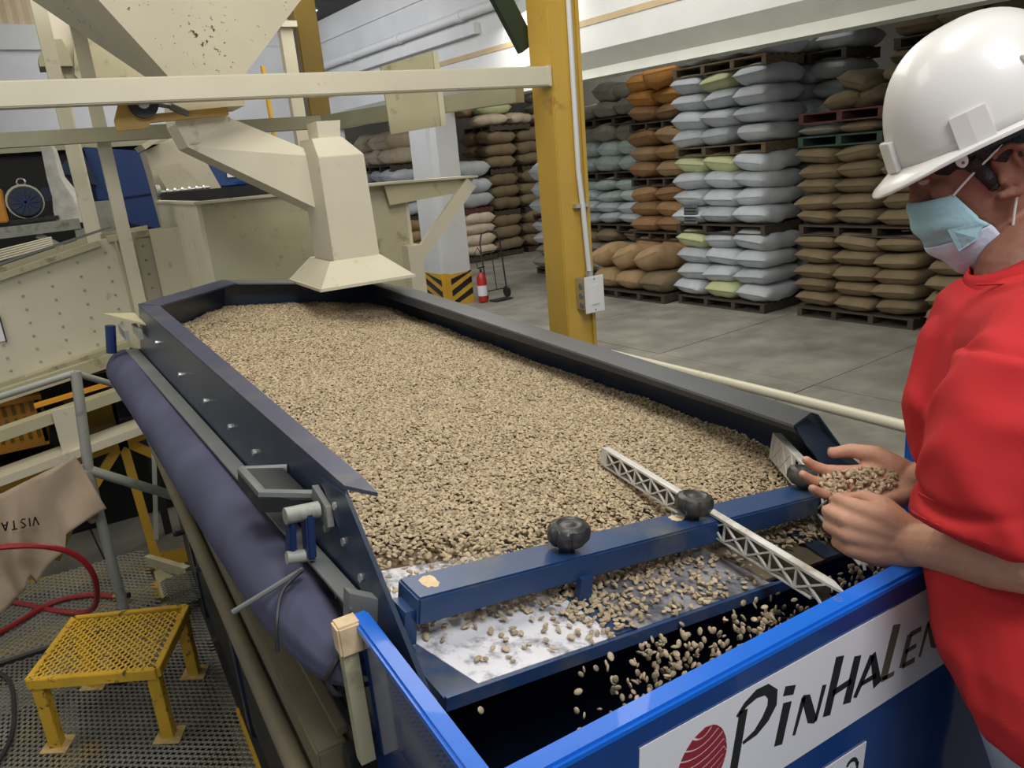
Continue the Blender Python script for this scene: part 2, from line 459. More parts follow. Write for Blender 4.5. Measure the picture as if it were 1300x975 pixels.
struct('wall_bay_end', MB().box((P0 + 0.25, 20.0, 0), (14.0, 20.2, 5.2), W), M['wall_grey'])
struct('wall_bay_back', MB().box((13.9, -2, 0), (14.1, 20.2, 5.2), W), M['wall_grey'])
struct('wall_dark_shade', MB().box((-5.5, 9.6, 0), (2.2, 9.7, 2.86), W), M['black'])  # black sheet put in for the shadows in the left background
struct('trim_8', MB().box((-5.5, 9.5, 2.86), (2.25, 9.72, 2.95), W), M['olive'])
# pale corrugated sheet high on the far wall
cm = MB()
for i in range(28):
    p0 = -2.48 + i * 0.16
    cm.prism([W(p0, 15.62, 5.12), W(p0 + 0.08, 15.56, 5.12), W(p0 + 0.16, 15.62, 5.12), W(p0 + 0.16, 15.69, 5.12), W(p0, 15.69, 5.12)], (0, 0, 1.6))
struct('trim_6', cm, M['corrugated'])
struct('trim_7', MB().box((-5, 15.55, 4.74), (2.0, 15.69, 5.12), W), M['wall_beam'])
rf = struct('ceiling', MB().prism([W(P0 + 0.1, -4, 5.22), W(-7, -4, 7.4), W(-7, -4, 7.5), W(P0 + 0.1, -4, 5.32)], WY * 20), M['roof'])
struct('ceiling_bay', MB().box((P0 + 0.25, -2, 5.2), (14.1, 20.2, 5.3), W), M['roof'])
for a, b in (((5.6, 13.9), (6.1, 14.25)), ((5.3, 12.9), (5.7, 13.3)), ((6.2, 14.6), (6.5, 15.0))):
    za = 5.215 + (P0 + 0.1 - a[0]) * 0.1551 - 0.012; zb = 5.215 + (P0 + 0.1 - b[0]) * 0.1551 - 0.012
    q = MB().hexa([W(a[0], a[1], za - .01), W(b[0], a[1], zb - .01), W(b[0], b[1], zb - .01), W(a[0], b[1], za - .01), W(a[0], a[1], za), W(b[0], a[1], zb), W(b[0], b[1], zb), W(a[0], b[1], za)])
    mk('roof_light', q, M['daylight'], rf)
struct('window_1', MB().box((6.55, 15.66, 2.5), (6.84, 15.7, 3.35), W), M['daylight'])

# the white concrete post between hall and bay
cp = thing('concrete_post', 'white concrete post with a yellow and black striped foot', 'post', W(6.95, 11.7, 0))
mk('shaft', MB().prism([W(6.72, 12.1, 0.55), W(6.72, 11.55, 0.55), W(6.80, 11.55, 0.55), W(6.80, 11.35, 0.55), W(7.2, 11.35, 0.55), W(7.2, 12.1, 0.55)], (0, 0, 2.72)), M['wall'], cp)
mk('painted_foot', MB().prism([W(6.71, 12.11, 0.0), W(6.71, 11.54, 0.0), W(6.79, 11.54, 0.0), W(6.79, 11.34, 0.0), W(7.21, 11.34, 0.0), W(7.21, 12.11, 0)], (0, 0, 0.55)), M['yellow'], cp)
for z in (0.02, 0.22, 0.42, ):
    mk('black_stripe', MB().prism([W(6.70, 12.11, z + .14), W(6.70, 12.11, min(z + .24, .55)), W(6.70, 11.54, z + .02), W(6.70, 11.54, max(z - .08, 0))], WX * 0.01), M['ink'], cp)
    mk('black_stripe', MB().prism([W(6.78, 11.33, max(z - .05, 0)), W(6.78, 11.33, z + .05), W(7.2, 11.33, min(z + .25, .55)), W(7.2, 11.33, z + .15)], WY * 0.01), M['ink'], cp)

pipe = thing('wall_pipe', 'white drain pipe running high along the right wall', 'pipe', W(6.86, 12, 4.41))
mk('pipe_run', MB().tube([W(6.78, 9.0, 4.41), W(6.78, 15.5, 4.41)], 0.07, 12), M['pvc'], pipe, True)
for q in (10.2, 12.1, 14.0):
    mk('coupling', MB().tube([W(6.78, q, 4.41), W(6.78, q + 0.12, 4.41)], 0.083, 12), M['pvc'], pipe, True)
tag(mk('vent_pipe', MB().tube([W(6.9, 12.0, 4.60), W(6.9, 10.6, 4.95), W(6.9, 9.9, 5.1)], 0.022, 6).tube([W(6.9, 12.0, 4.6), W(6.9, 12.0, 3.7)], 0.03, 8), M['pvc'], None, True), 'thin white pipe bending upward beside the drain pipe', 'pipe')
emb = thing('round_emblem', 'maroon round emblem painted high on the far wall', 'emblem', W(2.4, 15.68, 4.0))
mk('disc', MB().tube([W(2.40, 15.69, 4.30), W(2.40, 15.66, 4.30)], 0.30, 28), M['logo_red'], emb)
for k in range(9):
    t = PI * (0.15 + 0.7 * k / 8)
    c = W(2.40 + 0.235 * math.cos(t), 15.655, 4.30 + 0.235 * math.sin(t))
    mk('mark', MB().bar(c - WX * 0.018, c + WX * 0.018, 0.006, 0.035), M['decal'], emb)
mk('inner_mark', MB().bar(W(2.30, 15.655, 4.32), W(2.50, 15.655, 4.32), 0.006, 0.03).bar(W(2.40, 15.655, 4.22), W(2.40, 15.655, 4.32), 0.03, 0.006), M['decal'], emb)

# ------------------------------------------------------------------ sacks and pallets
def sack_mesh(seed, L=0.86, Wd=0.56, T=0.25, ends='ear'):
    r = random.Random(seed)
    nu, nv = 18, 16
    vs, fs = [], []
    o1, o2 = r.random() * 50, r.random() * 50
    for i in range(nu + 1):
        u = -1 + 2 * i / nu
        au = abs(u)
        th = (1 - au ** 5.0) ** 0.52 if au < 1 else 0
        wd = 1 - 0.16 * au ** 2
        for j in range(nv):
            t = 2 * PI * j / nv
            cx, sx = math.cos(t), math.sin(t)
            e = 0.62 + 0.3 * (1 - th)
            y = math.copysign(abs(cx) ** (e * 1.12), cx) * wd
            z = math.copysign(abs(sx) ** 0.60, sx) * (th * 0.97 + 0.03) * (1 - 0.06 * abs(cx) ** 3)
            x = u + math.copysign(0.06 * abs(cx) ** 6 * (au > 0.9), u)
            nz = noise.noise(Vector((u * 1.6 + o1, y * 1.6, z * 1.2 + o2)))
            fold = noise.noise(Vector((u * 5 + o2, y * 3, z + o1))) * 0.06
            vs.append(Vector((x * L / 2, y * Wd / 2 * (1 + 0.09 * nz), (z * (1 + 0.24 * nz) + fold * th) * T / 2 + T / 2)))
    for i in range(nu):
        for j in range(nv):
            k = (j + 1) % nv
            fs.append((i * nv + j, i * nv + k, (i + 1) * nv + k, (i + 1) * nv + j))
    fs.append(tuple(range(nv))[::-1]); fs.append(tuple(range(nu * nv, nu * nv + nv)))
    me = bpy.data.meshes.new('sack')
    me.from_pydata([tuple(v) for v in vs], [], fs)
    me.polygons.foreach_set('use_smooth', [True] * len(me.polygons))
    me.materials.append(M['sack_white'])
    return me
SACKS = [sack_mesh(s) for s in range(6)]

def sack(loc, rz, m, label, cat='sack', group=None, sc=(1, 1, 1), tilt=(0, 0)):
    o = bpy.data.objects.new('sack', random.choice(SACKS))
    COL.objects.link(o)
    o.location = loc
    o.rotation_euler = (tilt[0], tilt[1], rz + (PI if random.random() < .5 else 0))
    o.scale = sc
    o.material_slots[0].link = 'OBJECT'
    o.material_slots[0].material = m
    tag(o, label, cat, group)
    return o

def pallet_proto():
    t = thing('pallet', 'x', 'pallet')
    for i in range(4):
        y = -0.78 + i * 0.52
        mk('stringer', MB().box((-0.5, y - 0.035, 0.018), (0.5, y + 0.035, 0.112)), M['wood'], t)
    for i in range(6):
        x = -0.45 + i * 0.18
        mk('deck_board', MB().box((x - 0.055, -0.82, 0.112), (x + 0.055, 0.82, 0.132)), M['wood'], t)
    for i in range(3):
        x = -0.44 + i * 0.44
        mk('bottom_board', MB().box((x - 0.055, -0.82, 0.0), (x + 0.055, 0.82, 0.018)), M['wood'], t)
    return t
PP = pallet_proto()
PP_used = [False]
def pallet(p, q, z, label, group, sx=1.0, sy=1.0, m=None, rz=0.0):
    o = PP if not PP_used[0] else copy_tree(PP)
    PP_used[0] = True
    o.location = W(p, q, z); o.rotation_euler = (0, 0, WA + rz); o.scale = (sx, sy, 1)
    tag(o, label, 'pallet', group)
    for ch in o.children:
        ch.material_slots[0].link = 'OBJECT'
        ch.material_slots[0].material = m or M['wood']
    return o

ORD = ['bottom', 'second', 'third', 'fourth', 'fifth', 'sixth']
TIER = ['ground tier', 'second tier', 'third tier', 'top tier']
def stack(desc, pf, q0, ncol, tiers, cname, color, L=0.86, wd=0.55, H=1.08, depth=1, colnames=None, jit=0.02, tone=None, pm=None, group=None, topz=None, skip=None, z0=0):
    """pf front plane, q0 near end, columns run away from us; tiers = list of layer counts"""
    for t, nl in enumerate(tiers):
        zb = z0 + t * H
        n_full = max(nl, 3)
        pallet(pf + L * depth / 2, q0 + ncol * wd / 2, zb, 'wooden pallet under the %s of %s' % (TIER[t], desc), 'pallets under ' + desc,
               sx=L * depth / 1.06, sy=ncol * wd / 1.72, m=pm[t] if pm and t < len(pm) and pm[t] else None)
        ht = (H - 0.135) / (H > 0 and (tone or {}).get(t, n_full) or n_full)
        for ly in range(nl):
            for c in range(ncol):
                for d in range(depth):
                    if skip and skip(t, ly, c, d): continue
                    cn = (', %s column' % (colnames or ['right-hand', 'middle', 'left-hand'])[c]) if ncol > 1 else ''
                    p = pf + L * (d + 0.5) + random.uniform(-jit, jit)
                    q = q0 + wd * (c + 0.5) + random.uniform(-jit, jit)
                    mm = color(t, ly, c)
                    top_ = ly == nl - 1
                    nm = {'sack_white': 'white woven', 'sack_teal': 'pale teal', 'sack_yellow': 'pale yellow', 'sack_cream': 'cream', 'sack_brown': 'brown jute',
                          'sack_tan': 'tan jute', 'sack_orange': 'orange jute', 'sack_rust': 'rusty brown jute', 'sack_grey': 'dusty grey'}[mm]
                    dd = '' if depth == 1 else (' front row' if d == 0 else ' back row')
                    lab = '%s sack, %s layer%s%s, %s of %s' % (nm, ORD[ly], cn, dd, TIER[t], desc)
                    sack(W(p, q, zb + 0.133 + ly * ht), WA + random.uniform(-.09, .09), M[mm], lab, group=group or cname,
                         sc=(L / 0.86 * random.uniform(.99, 1.05), wd / 0.55 * random.uniform(1.02, 1.10), ht / 0.25 * random.uniform(1.06, 1.16) * (1.08 if top_ else 1)),
                         tilt=(random.uniform(-.07, .07) * (2 if top_ else 1), random.uniform(-.04, .04)))

def colA(t, l, c):
    if (t, l, c) in ((0, 3, 2), (1, 3, 2), (0, 0, 1), (1, 3, 1)): return 'sack_yellow'
    if (t, l, c) == (2, 3, 1): return 'sack_yellow'
    return 'sack_white'
stack('the tall white stack', 8.86, 6.50, 3, [4, 4, 4, 1], 'white sacks of the tall stack', colA, pm=[None, M['wood'], M['wood_light'], M['wood_light']], tone={3: 4})
stack('the rear white stack', 9.80, 5.98, 3, [4, 4, 4, 4], 'white sacks behind the tall stack', lambda t, l, c: 'sack_teal' if (t + l + c) % 4 == 0 else 'sack_white', jit=0.06,
      skip=lambda t, l, c, d: t < 2 and c == 2)
stack('the big brown stack', 8.99, 4.50, 3, [5, 5], 'brown sacks right of the white stack', lambda t, l, c: 'sack_brown')
stack('the brown stack behind the hat', 9.88, 3.30, 4, [5, 5, 5, 5], 'brown sacks behind the hard hat', lambda t, l, c: 'sack_brown', colnames=['rightmost', 'inner-right', 'inner-left', 'leftmost'], jit=0.04,
      skip=lambda t, l, c, d: t < 2)
stack('the low brown stack', 8.80, 2.68, 3, [5], 'brown sacks by the face mask', lambda t, l, c: 'sack_brown')
# odd load above the brown stack: two pallets and slumped sacks
pallet(9.45, 5.32, 2.18, 'dark green pallet lying on the brown stack', 'odd pallets on the brown stack', 0.9, 1.0, M['wood_green'])
for i in range(3):
    sack(W(9.42, 4.8 + i * 0.55, 2.31), WA, M[['sack_brown', 'sack_brown', 'sack_grey'][i]], 'thin flattened %s sack between the two odd pallets, %s' % (['brown', 'brown', 'grey'][i], ['nearest the hard hat', 'in the middle', 'nearest the white stack'][i]), group='flattened sacks', sc=(0.95, 1.0, 0.55))
pallet(9.45, 5.32, 2.46, 'dark red pallet above the flattened sacks', 'odd pallets on the brown stack', 0.9, 1.0, M['wood_red'])
for i, (q, dz, rz, tl) in enumerate(((4.75, 0, .3, .1), (5.2, 0, -.4, .25), (5.65, 0, .2, -.15), (5.0, .20, .7, .2), (5.45, .2, -.2, .3))):
    sack(W(9.4, q, 2.60 + dz), WA + rz, M['sack_brown'], 'slumped brown sack %s of the heap on the red pallet' % ['at the right foot', 'at the middle foot', 'at the left foot', 'on top right', 'on top left'][i], group='slumped brown heap', sc=(0.8, .9, .85), tilt=(tl, 0))

def colF(t, l, c): return 'sack_orange' if (t == 3 and l == 1) else ('sack_rust' if (t + l + c) % 2 else 'sack_tan' if t == 2 else 'sack_rust')
stack('the rusty orange stack', 9.35, 8.40, 2, [3, 3, 3, 2], 'rusty brown sacks beside the tall white stack', colF, colnames=['right-hand', 'left-hand'], L=0.86, wd=0.58, H=0.865)
sack(W(9.5, 8.80, 3.20), WA + 0.5, M['sack_orange'], 'bright orange slumped sack crowning the rusty stack', group='loose sacks', sc=(0.9, 1.1, 1.5), tilt=(.1, -.1))
sack(W(9.6, 9.3, 3.20), WA + 0.2, M['sack_orange'], 'smaller orange sack beside the bright orange one on top', group='loose sacks', sc=(0.8, .8, 1.1))
# low tan pile on the floor
pallet(9.15, 9.05, 0, 'pallet under the low pile of fat tan sacks', 'floor pallets', 0.9, 1.0)
for c in range(3):
    nm = ['right-hand', 'middle', 'left-hand'][c]
    sack(W(9.1, 8.5 + c * 0.54, 0.135), WA, M['sack_tan' if c else 'sack_brown'], 'fat tan sack lying flat at the %s foot of the low pile' % nm, group='low pile of tan sacks', sc=(1.0, 1.0, 1.35))
    sack(W(9.12, 8.55 + c * 0.52, 0.44), WA, M['sack_tan'], 'fat tan sack leaning over the %s foot of the low pile' % nm, group='low pile of tan sacks', sc=(1.1, 1.1, 1.45), tilt=(0.35, -0.25))

def colH(t, l, c): return ['sack_grey', 'sack_white', 'sack_teal'][(t + (l > 1)) % 3] if t else ('sack_grey' if l < 3 else 'sack_brown')
stack('the pale mixed stack', 9.75, 9.75, 3, [4, 4, 3, 2], 'pale sacks behind the yellow column', colH, jit=0.07, H=0.92, skip=lambda t, l, c, d: t == 3 and l == 1 and c == 2)
stack('the high corner stack', 10.8, 9.35, 1, [3, 3, 4, 3], 'pale sacks in the bay corner', lambda t, l, c: 'sack_grey' if t < 3 else 'sack_white', colnames=['right-hand', 'left-hand'], jit=0.06)
stack('the column-split pale stack', 9.75, 11.75, 2, [4, 3], 'pale sacks split by the yellow column', lambda t, l, c: 'sack_white' if l > 1 or t else 'sack_grey', colnames=['right-hand', 'left-hand'], jit=0.06, pm=[None, M['wood_red']])
# brown stacks at the far end
for nm, pf, g in (('the post-side far brown stack', 10.95, 'brown sacks nearest the post'), ('the middle far brown stack', 11.90, 'second row of far brown sacks'), ('the column-side brown stack', 12.82, 'far brown sacks by the yellow column')):
    stack(nm, pf, 15.9, 2 if pf < 11.5 else 1, [3, 3, 3], g, lambda t, l, c: 'sack_brown' if c == 0 else 'sack_tan', H=1.0, colnames=['near', 'far'], L=0.84, wd=0.6, jit=0.03)
pallet(11.6, 16.4, 3.0, 'dark pallet on top of the far brown stacks', 'far top pallets', 1.2, 0.7)
for i, (p, q, dz, c) in enumerate(((11.2, 16.2, 0, 'sack_cream'), (11.6, 16.75, 0, 'sack_tan'), (12.0, 16.2, 0, 'sack_cream'), (11.4, 16.3, .26, 'sack_yellow'), (11.2, 16.9, .26, 'sack_tan'), (11.9, 16.5, .5, 'sack_yellow'))):
    sack(W(p, q, 3.135 + dz), WA + (i % 3) * 0.3 - .3, M[c], '%s sack %s on the far top pallet' % (['cream', 'tan', 'cream', 'pale yellow', 'tan', 'pale yellow'][i], ['nearest, lying low', 'at the back, lying low', 'right of the front one, lying low', 'in the upper layer, front', 'in the upper layer, left', 'topmost'][i]), group='loose sacks on the far brown stacks', sc=(1.0, 1.1, 1.1))
pallet(12.95, 16.3, 3.0, 'pallet on the far brown stack by the yellow column', 'far top pallets', .85, 0.4)
for i in range(4):
    sack(W(12.95, 16.25, 3.135 + i * 0.24), WA, M['sack_cream' if i == 0 else 'sack_grey'], '%s sack, %s of the column on the far brown stack by the yellow column' % ('cream' if i == 0 else 'grey', ORD[i]), group='far top sacks', sc=(.95, 1, .96))
stack('the narrow stack beside the white post', 10.0, 15.75, 1, [4, 3], 'pale sacks right of the post', lambda t, l, c: 'sack_cream' if t == 0 else 'sack_white', H=1.15, pm=[None, M['wood_red']])
stack('the far left stack', 8.45, 16.2, 3, [4, 4, 2], 'far sacks left of the post', lambda t, l, c: ['sack_tan', 'sack_white', 'sack_cream'][t], H=1.15, L=0.9, wd=0.6, jit=0.06)
stack('the thin far left stack', 9.35, 16.3, 1, [3, 4, 2], 'far sacks beside the post', lambda t, l, c: ['sack_brown', 'sack_white', 'sack_cream'][t], H=1.15, L=0.86, wd=0.6)

# note tied to the white stack
nt = thing('paper_note', 'dark printed note hanging on the white stack', 'note', W(8.83, 7.8, 1.25))
mk('sheet', MB().box((8.835, 7.66, 1.22), (8.84, 7.92, 1.50), W), mat('dark_note_paper', (0.10, 0.115, 0.115), 0.7, 0, 0.2, 30), nt)
for k in range(5):
    mk('text_line', MB().box((8.831, 7.69, 1.26 + k * .045), (8.834, 7.89, 1.275 + k * .045), W), M['ink'], nt)

# ------------------------------------------------------------------ yellow column, conduit and switch
yc = thing('yellow_column', 'yellow steel column with a grey conduit and a wall switch on it', 'column', (2.295, 3.395, 0))
mk('shaft', MB().box((2.215, 3.3, 0), (2.375, 3.49, 5.6)), M['yellow_col'], yc, bevel=0.006)
mk('edge_flange', MB().box((2.365, 3.285, 0), (2.385, 3.49, 5.6)), M['yellow_col'], yc)
cd_ = thing('conduit', 'grey conduit pipe strapped to the yellow column', 'conduit', (2.315, 3.27, 1.78))
mk('tube', MB().tube([(2.325, 3.28, 5.5), (2.325, 3.28, 2.3), (2.33, 3.265, 2.1), (2.335, 3.25, 1.79)], 0.014, 10), M['pvc'], cd_, True)
mk('strap', MB().box((2.285, 3.262, 2.12), (2.365, 3.30, 2.14)), M['steel'], cd_)
mk('fitting', MB().tube([(2.335, 3.25, 1.77), (2.335, 3.25, 1.80)], 0.021, 10), M['steel'], cd_, True)
sw = thing('switch_box', 'white wall switch on a grey box on the yellow column', 'switch', (2.33, 3.25, 1.58))
mk('back_box', MB().box((2.275, 3.21, 1.60), (2.375, 3.30, 1.765)), M['steel'], sw, bevel=0.004)
for z in (1.625, 1.675, 1.725): mk('knockout', MB().tube([(2.276, 3.25, z), (2.270, 3.25, z)], 0.016, 10), M['bracket'], sw)
mk('cover_plate', MB().box((2.268, 3.203, 1.585), (2.388, 3.211, 1.775)), M['white'], sw, bevel=0.003)
mk('rocker', MB().hexa([(2.305, 3.196, 1.63), (2.350, 3.196, 1.63), (2.350, 3.204, 1.63), (2.305, 3.204, 1.63), (2.305, 3.199, 1.73), (2.350, 3.199, 1.73), (2.350, 3.204, 1.73), (2.305, 3.204, 1.73)]), M['white'], sw, bevel=0.001)
for z in (1.60, 1.76): mk('screw', MB().tube([(2.328, 3.204, z), (2.328, 3.201, z)], 0.004, 8), M['bracket'], sw)
tag(mk('roof_brace', MB().bar((1.79, 3.60, 3.78), (2.275, 3.60, 2.92), 0.04, 0.10), M['green_dark']), 'dark green steel brace slanting down to the yellow column', 'brace')

# hand truck and fire extinguisher by the post
ht = thing('hand_truck', 'black tubular hand truck standing by the white post', 'hand truck', W(7.5, 11.2, 0))
def hp(x, z, y=0): return W(7.35, 11.1, 0) + (WX * x) + Vector((0, 0, z)) + WY * (y + 0.10 * z)
mk('frame', MB().tube([hp(0, .05), hp(0, 1.0), hp(.06, 1.16), (hp(.21, 1.20)), hp(.36, 1.16), hp(.42, 1.0), hp(.42, .05)], 0.014, 8), M['rubber'], ht, True)
for z in (0.18, 0.85): mk('crossbar', MB().tube([hp(0, z), hp(.42, z)], 0.010, 8), M['rubber'], ht, True)
mk('centre_rod', MB().tube([hp(.21, .18), hp(.21, .85)], 0.009, 8), M['rubber'], ht, True)
mk('toe_plate', MB().bar(hp(.02, .02, -.1), hp(.40, .02, -.1), 0.2, 0.01), M['rubber'], ht)
for x in (-.04, .46):
    mk('wheel', MB().tube([hp(x - .02, .1, .06), hp(x + .02, .1, .06)], 0.095, 16), M['rubber'], ht, True)
mk('hook', MB().tube([hp(-.12, .62), hp(-.14, .85), hp(-.06, .95), hp(0, .8)], 0.009, 6), M['rubber'], ht, True)
fe = thing('fire_extinguisher', 'red fire extinguisher beside the striped post foot', 'extinguisher', W(7.28, 11.2, 0))
mk('cylinder', MB().tube([W(7.28, 11.15, .02), W(7.28, 11.15, .42), W(7.28, 11.15, .48), W(7.28, 11.15, .52)], [.085, .085, .06, .03], 16), M['red'], fe, True)
mk('label_sticker', MB().tube([W(7.275, 11.145, .12), W(7.275, 11.145, .30)], 0.088, 16), M['decal'], fe, True)
mk('valve', MB().tube([W(7.28, 11.15, .52), W(7.28, 11.15, .58)], 0.022, 8).bar(W(7.22, 11.15, .60), W(7.36, 11.15, .61), .03, .02), M['ink'], fe)

# ================================================================== feed hopper, chute, beams (machine axes)
def plate(a, b, c, d, t):
    """thin quad plate, thickness vector t"""
    return MB().prism([a, b, c, d], t)

fr = thing('steel_gantry', 'cream steel gantry whose long beam crosses to the yellow column', 'frame', (0.3, 4.0, 0))
mk('front_beam', MB().box((-1.6, 3.30, 2.708), (2.20, 3.39, 2.796)), M['cream'], fr, bevel=0.005)
mk('end_cap', MB().box((2.195, 3.293, 2.705), (2.212, 3.397, 2.800)), M['cream'], fr, bevel=0.003)
mk('rear_beam', MB().bar((-1.6, 5.0, 2.705), (1.60, 5.0, 2.705), 0.09, 0.075), M['olive'], fr)
mk('side_beam', MB().bar((1.60, 5.0, 2.70), (2.175, 3.54, 2.70), 0.07, 0.085), M['olive'], fr)
mk('post', MB().box((0.315, 5.06, 1.0), (0.385, 5.12, 3.6)), M['cream'], fr)
mk('post', MB().box((0.175, 5.76, 1.0), (0.255, 5.84, 3.6)), M['cream'], fr)
mk('post', MB().box((1.70, 5.96, 0.0), (1.79, 6.04, 3.42)), M['cream'], fr)
mk('post_cap', MB().box((1.67, 5.93, 3.42), (1.82, 6.07, 3.46)), M['cream'], fr)
tag(mk('ochre_column', MB().box((1.83, 6.0, 0), (2.0, 6.18, 5.8)), M['ochre'], bevel=0.012), 'glossy ochre steel column behind the hopper', 'column')
tag(mk('yellow_rail', MB().tube([(1.80, 7, 0), (1.80, 7, 3.3)], 0.02, 8), M['yellow']), 'thin yellow pipe standing behind the chute', 'pipe')
pl = thing('beam_plate', 'cream sheet plate hanging across the front beam by the spout', 'plate', (1.75, 3.95, 2.5))
mk('sheet', MB().prism([(1.59, 3.9, 2.885), (1.886, 3.9, 2.955), (1.900, 3.9, 2.585), (1.60, 3.9, 2.560)], (0, 0.012, 0)), M['cream_dull'], pl)
mk('folded_edge', MB().bar((1.896, 3.89, 2.95), (1.90, 3.89, 2.585), 0.012, 0.03, (1, 0, 0)), M['cream'], pl)

# big overhead hopper: inverted pyramid
hp_ = thing('feed_hopper', 'large cream funnel hopper overhead with rust coloured spatter', 'hopper', (0.65, 3.9, 2.72))
hb = [(0.55, 3.56, 2.80), (0.79, 3.56, 2.80), (0.79, 3.84, 2.80), (0.55, 3.84, 2.80)]
hta = [(0.36, 3.42, 3.16), (1.14, 3.42, 3.16), (1.14, 4.30, 3.16), (0.36, 4.30, 3.16)]
hu = [(-0.10, 3.42, 3.62), (1.62, 3.42, 3.62), (1.62, 4.9, 3.62), (-0.10, 4.9, 3.62)]
def scale_ring(r0, r1, t): return [Vector(a).lerp(Vector(b), t) for a, b in zip(r0, r1)]
hb = [(0.555, 3.55, 2.79), (0.80, 3.55, 2.79), (0.80, 3.80, 2.79), (0.555, 3.80, 2.79)]
hu = [(-0.055, 3.42, 3.62), (1.605, 3.42, 3.62), (1.605, 5.25, 3.62), (-0.055, 5.25, 3.62)]
for nm, i, m in (('front_wall', 0, 'cream_rust'), ('right_wall', 1, 'cream'), ('rear_wall', 2, 'cream'), ('left_wall', 3, 'cream_rust')):
    j = (i + 1) % 4
    a, b, c, d = Vector(hb[i]), Vector(hb[j]), Vector(hu[j]), Vector(hu[i])
    nrm = (b - a).cross(d - a).normalized()
    mk(nm, MB().prism([a, b, c, d], -nrm * 0.006), M[m], hp_)
mk('neck', MB().box((0.545, 3.54, 2.70), (0.81, 3.81, 2.80)), M['cream'], hp_)
mk('neck_flange', MB().box((0.525, 3.52, 2.792), (0.86, 3.83, 2.806)), M['cream'], hp_)
# slide gate with wheel
gt = thing('slide_gate', 'ochre slide gate with a dark wheel under the hopper', 'gate', (0.5, 3.5, 2.6))
mk('rail', MB().bar((0.30, 3.46, 2.655), (0.715, 3.46, 2.675), 0.05, 0.03), M['gate'], gt)
mk('bracket', MB().prism([(0.29, 3.43, 2.62), (0.40, 3.43, 2.625), (0.45, 3.43, 2.69), (0.33, 3.43, 2.75), (0.29, 3.43, 2.66)], (0, 0.03, 0)), M['gate'], gt)
mk('wheel', MB().tube([(0.40, 3.40, 2.715), (0.40, 3.44, 2.715)], 0.055, 20), M['rubber'], gt, True)
mk('hub', MB().tube([(0.40, 3.39, 2.715), (0.40, 3.41, 2.715)], 0.022, 12), M['steel'], gt, True)
mk('axle', MB().tube([(0.40, 3.40, 2.715), (0.50, 3.44, 2.70)], 0.008, 8), M['bracket'], gt, True)
mk('link_rod', MB().tube([(0.50, 3.43, 2.70), (0.56, 3.44, 2.67)], 0.014, 8), M['bracket'], gt, True)

# diagonal chute and spout with flared hood
ch = thing('feed_chute', 'cream diagonal chute dropping into a flared spout over the bean bed', 'chute', (0.9, 3.3, 1.95))
A = [(0.52, 3.5, 2.722), (0.725, 3.5, 2.722), (0.725, 3.5, 2.655), (1.035, 3.26, 2.462), (1.005, 3.26, 2.236), (0.545, 3.5, 2.548), (0.515, 3.5, 2.64)]
near = [Vector(p) for p in A]
far = [p + Vector((0.0, 0.26, 0)) for p in near]
n_ = len(near)
mb = MB()
mb.add(near + far, [tuple(range(n_))[::-1], tuple(range(n_, 2 * n_))] + [(i, (i + 1) % n_, n_ + (i + 1) % n_, n_ + i) for i in range(n_)])
mk('diagonal_duct', mb, M['cream'], ch)
mk('duct_seam', MB().bar((0.725, 3.492, 2.655), (0.715, 3.492, 2.565), 0.006, 0.008).bar((0.555, 3.492, 2.56), (0.715, 3.492, 2.565), 0.006, 0.006), M['cream_dull'], ch)
sp = MB()
def ring(x0, x1, y0, y1, z, dz=0): return [Vector((x0, y0, z)), Vector((x1, y0, z + dz)), Vector((x1, y1, z + dz)), Vector((x0, y1, z))]
sp.loft([ring(0.965, 1.09, 3.18, 3.36, 2.535), ring(0.965, 1.155, 3.13, 3.40, 2.46), ring(0.965, 1.165, 3.13, 3.40, 2.04)])
mk('spout_duct', sp, M['cream'], ch, bevel=0.002)
mk('spout_top', MB().loft([ring(1.0, 1.09, 3.2, 3.34, 2.535), ring(1.0, 1.10, 3.2, 3.34, 2.60)]), M['cream'], ch)
hood = MB()
o_ = [ring(0.945, 1.165, 3.12, 3.41, 2.05), ring(0.86, 1.27, 3.02, 3.50, 1.955)]
i_ = [ring(0.951, 1.159, 3.126, 3.404, 2.046), ring(0.866, 1.264, 3.026, 3.494, 1.951)]
vs = o_[0] + o_[1] + i_[0] + i_[1]
fs = []
for k in range(4):
    j = (k + 1) % 4
    fs += [(k, j, 4 + j, 4 + k), (8 + k, 12 + k, 12 + j, 8 + j), (4 + k, 4 + j, 12 + j, 12 + k), (k, 8 + k, 8 + j, j)]
hood.add(vs, fs)
mk('flared_hood', hood, M['cream'], ch)
mk('hood_lip', MB().bar((0.86, 3.02, 1.953), (1.27, 3.02, 1.953), 0.006, 0.012).bar((0.86, 3.02, 1.953), (0.86, 3.5, 1.953), 0.006, 0.012), M['cream'], ch)

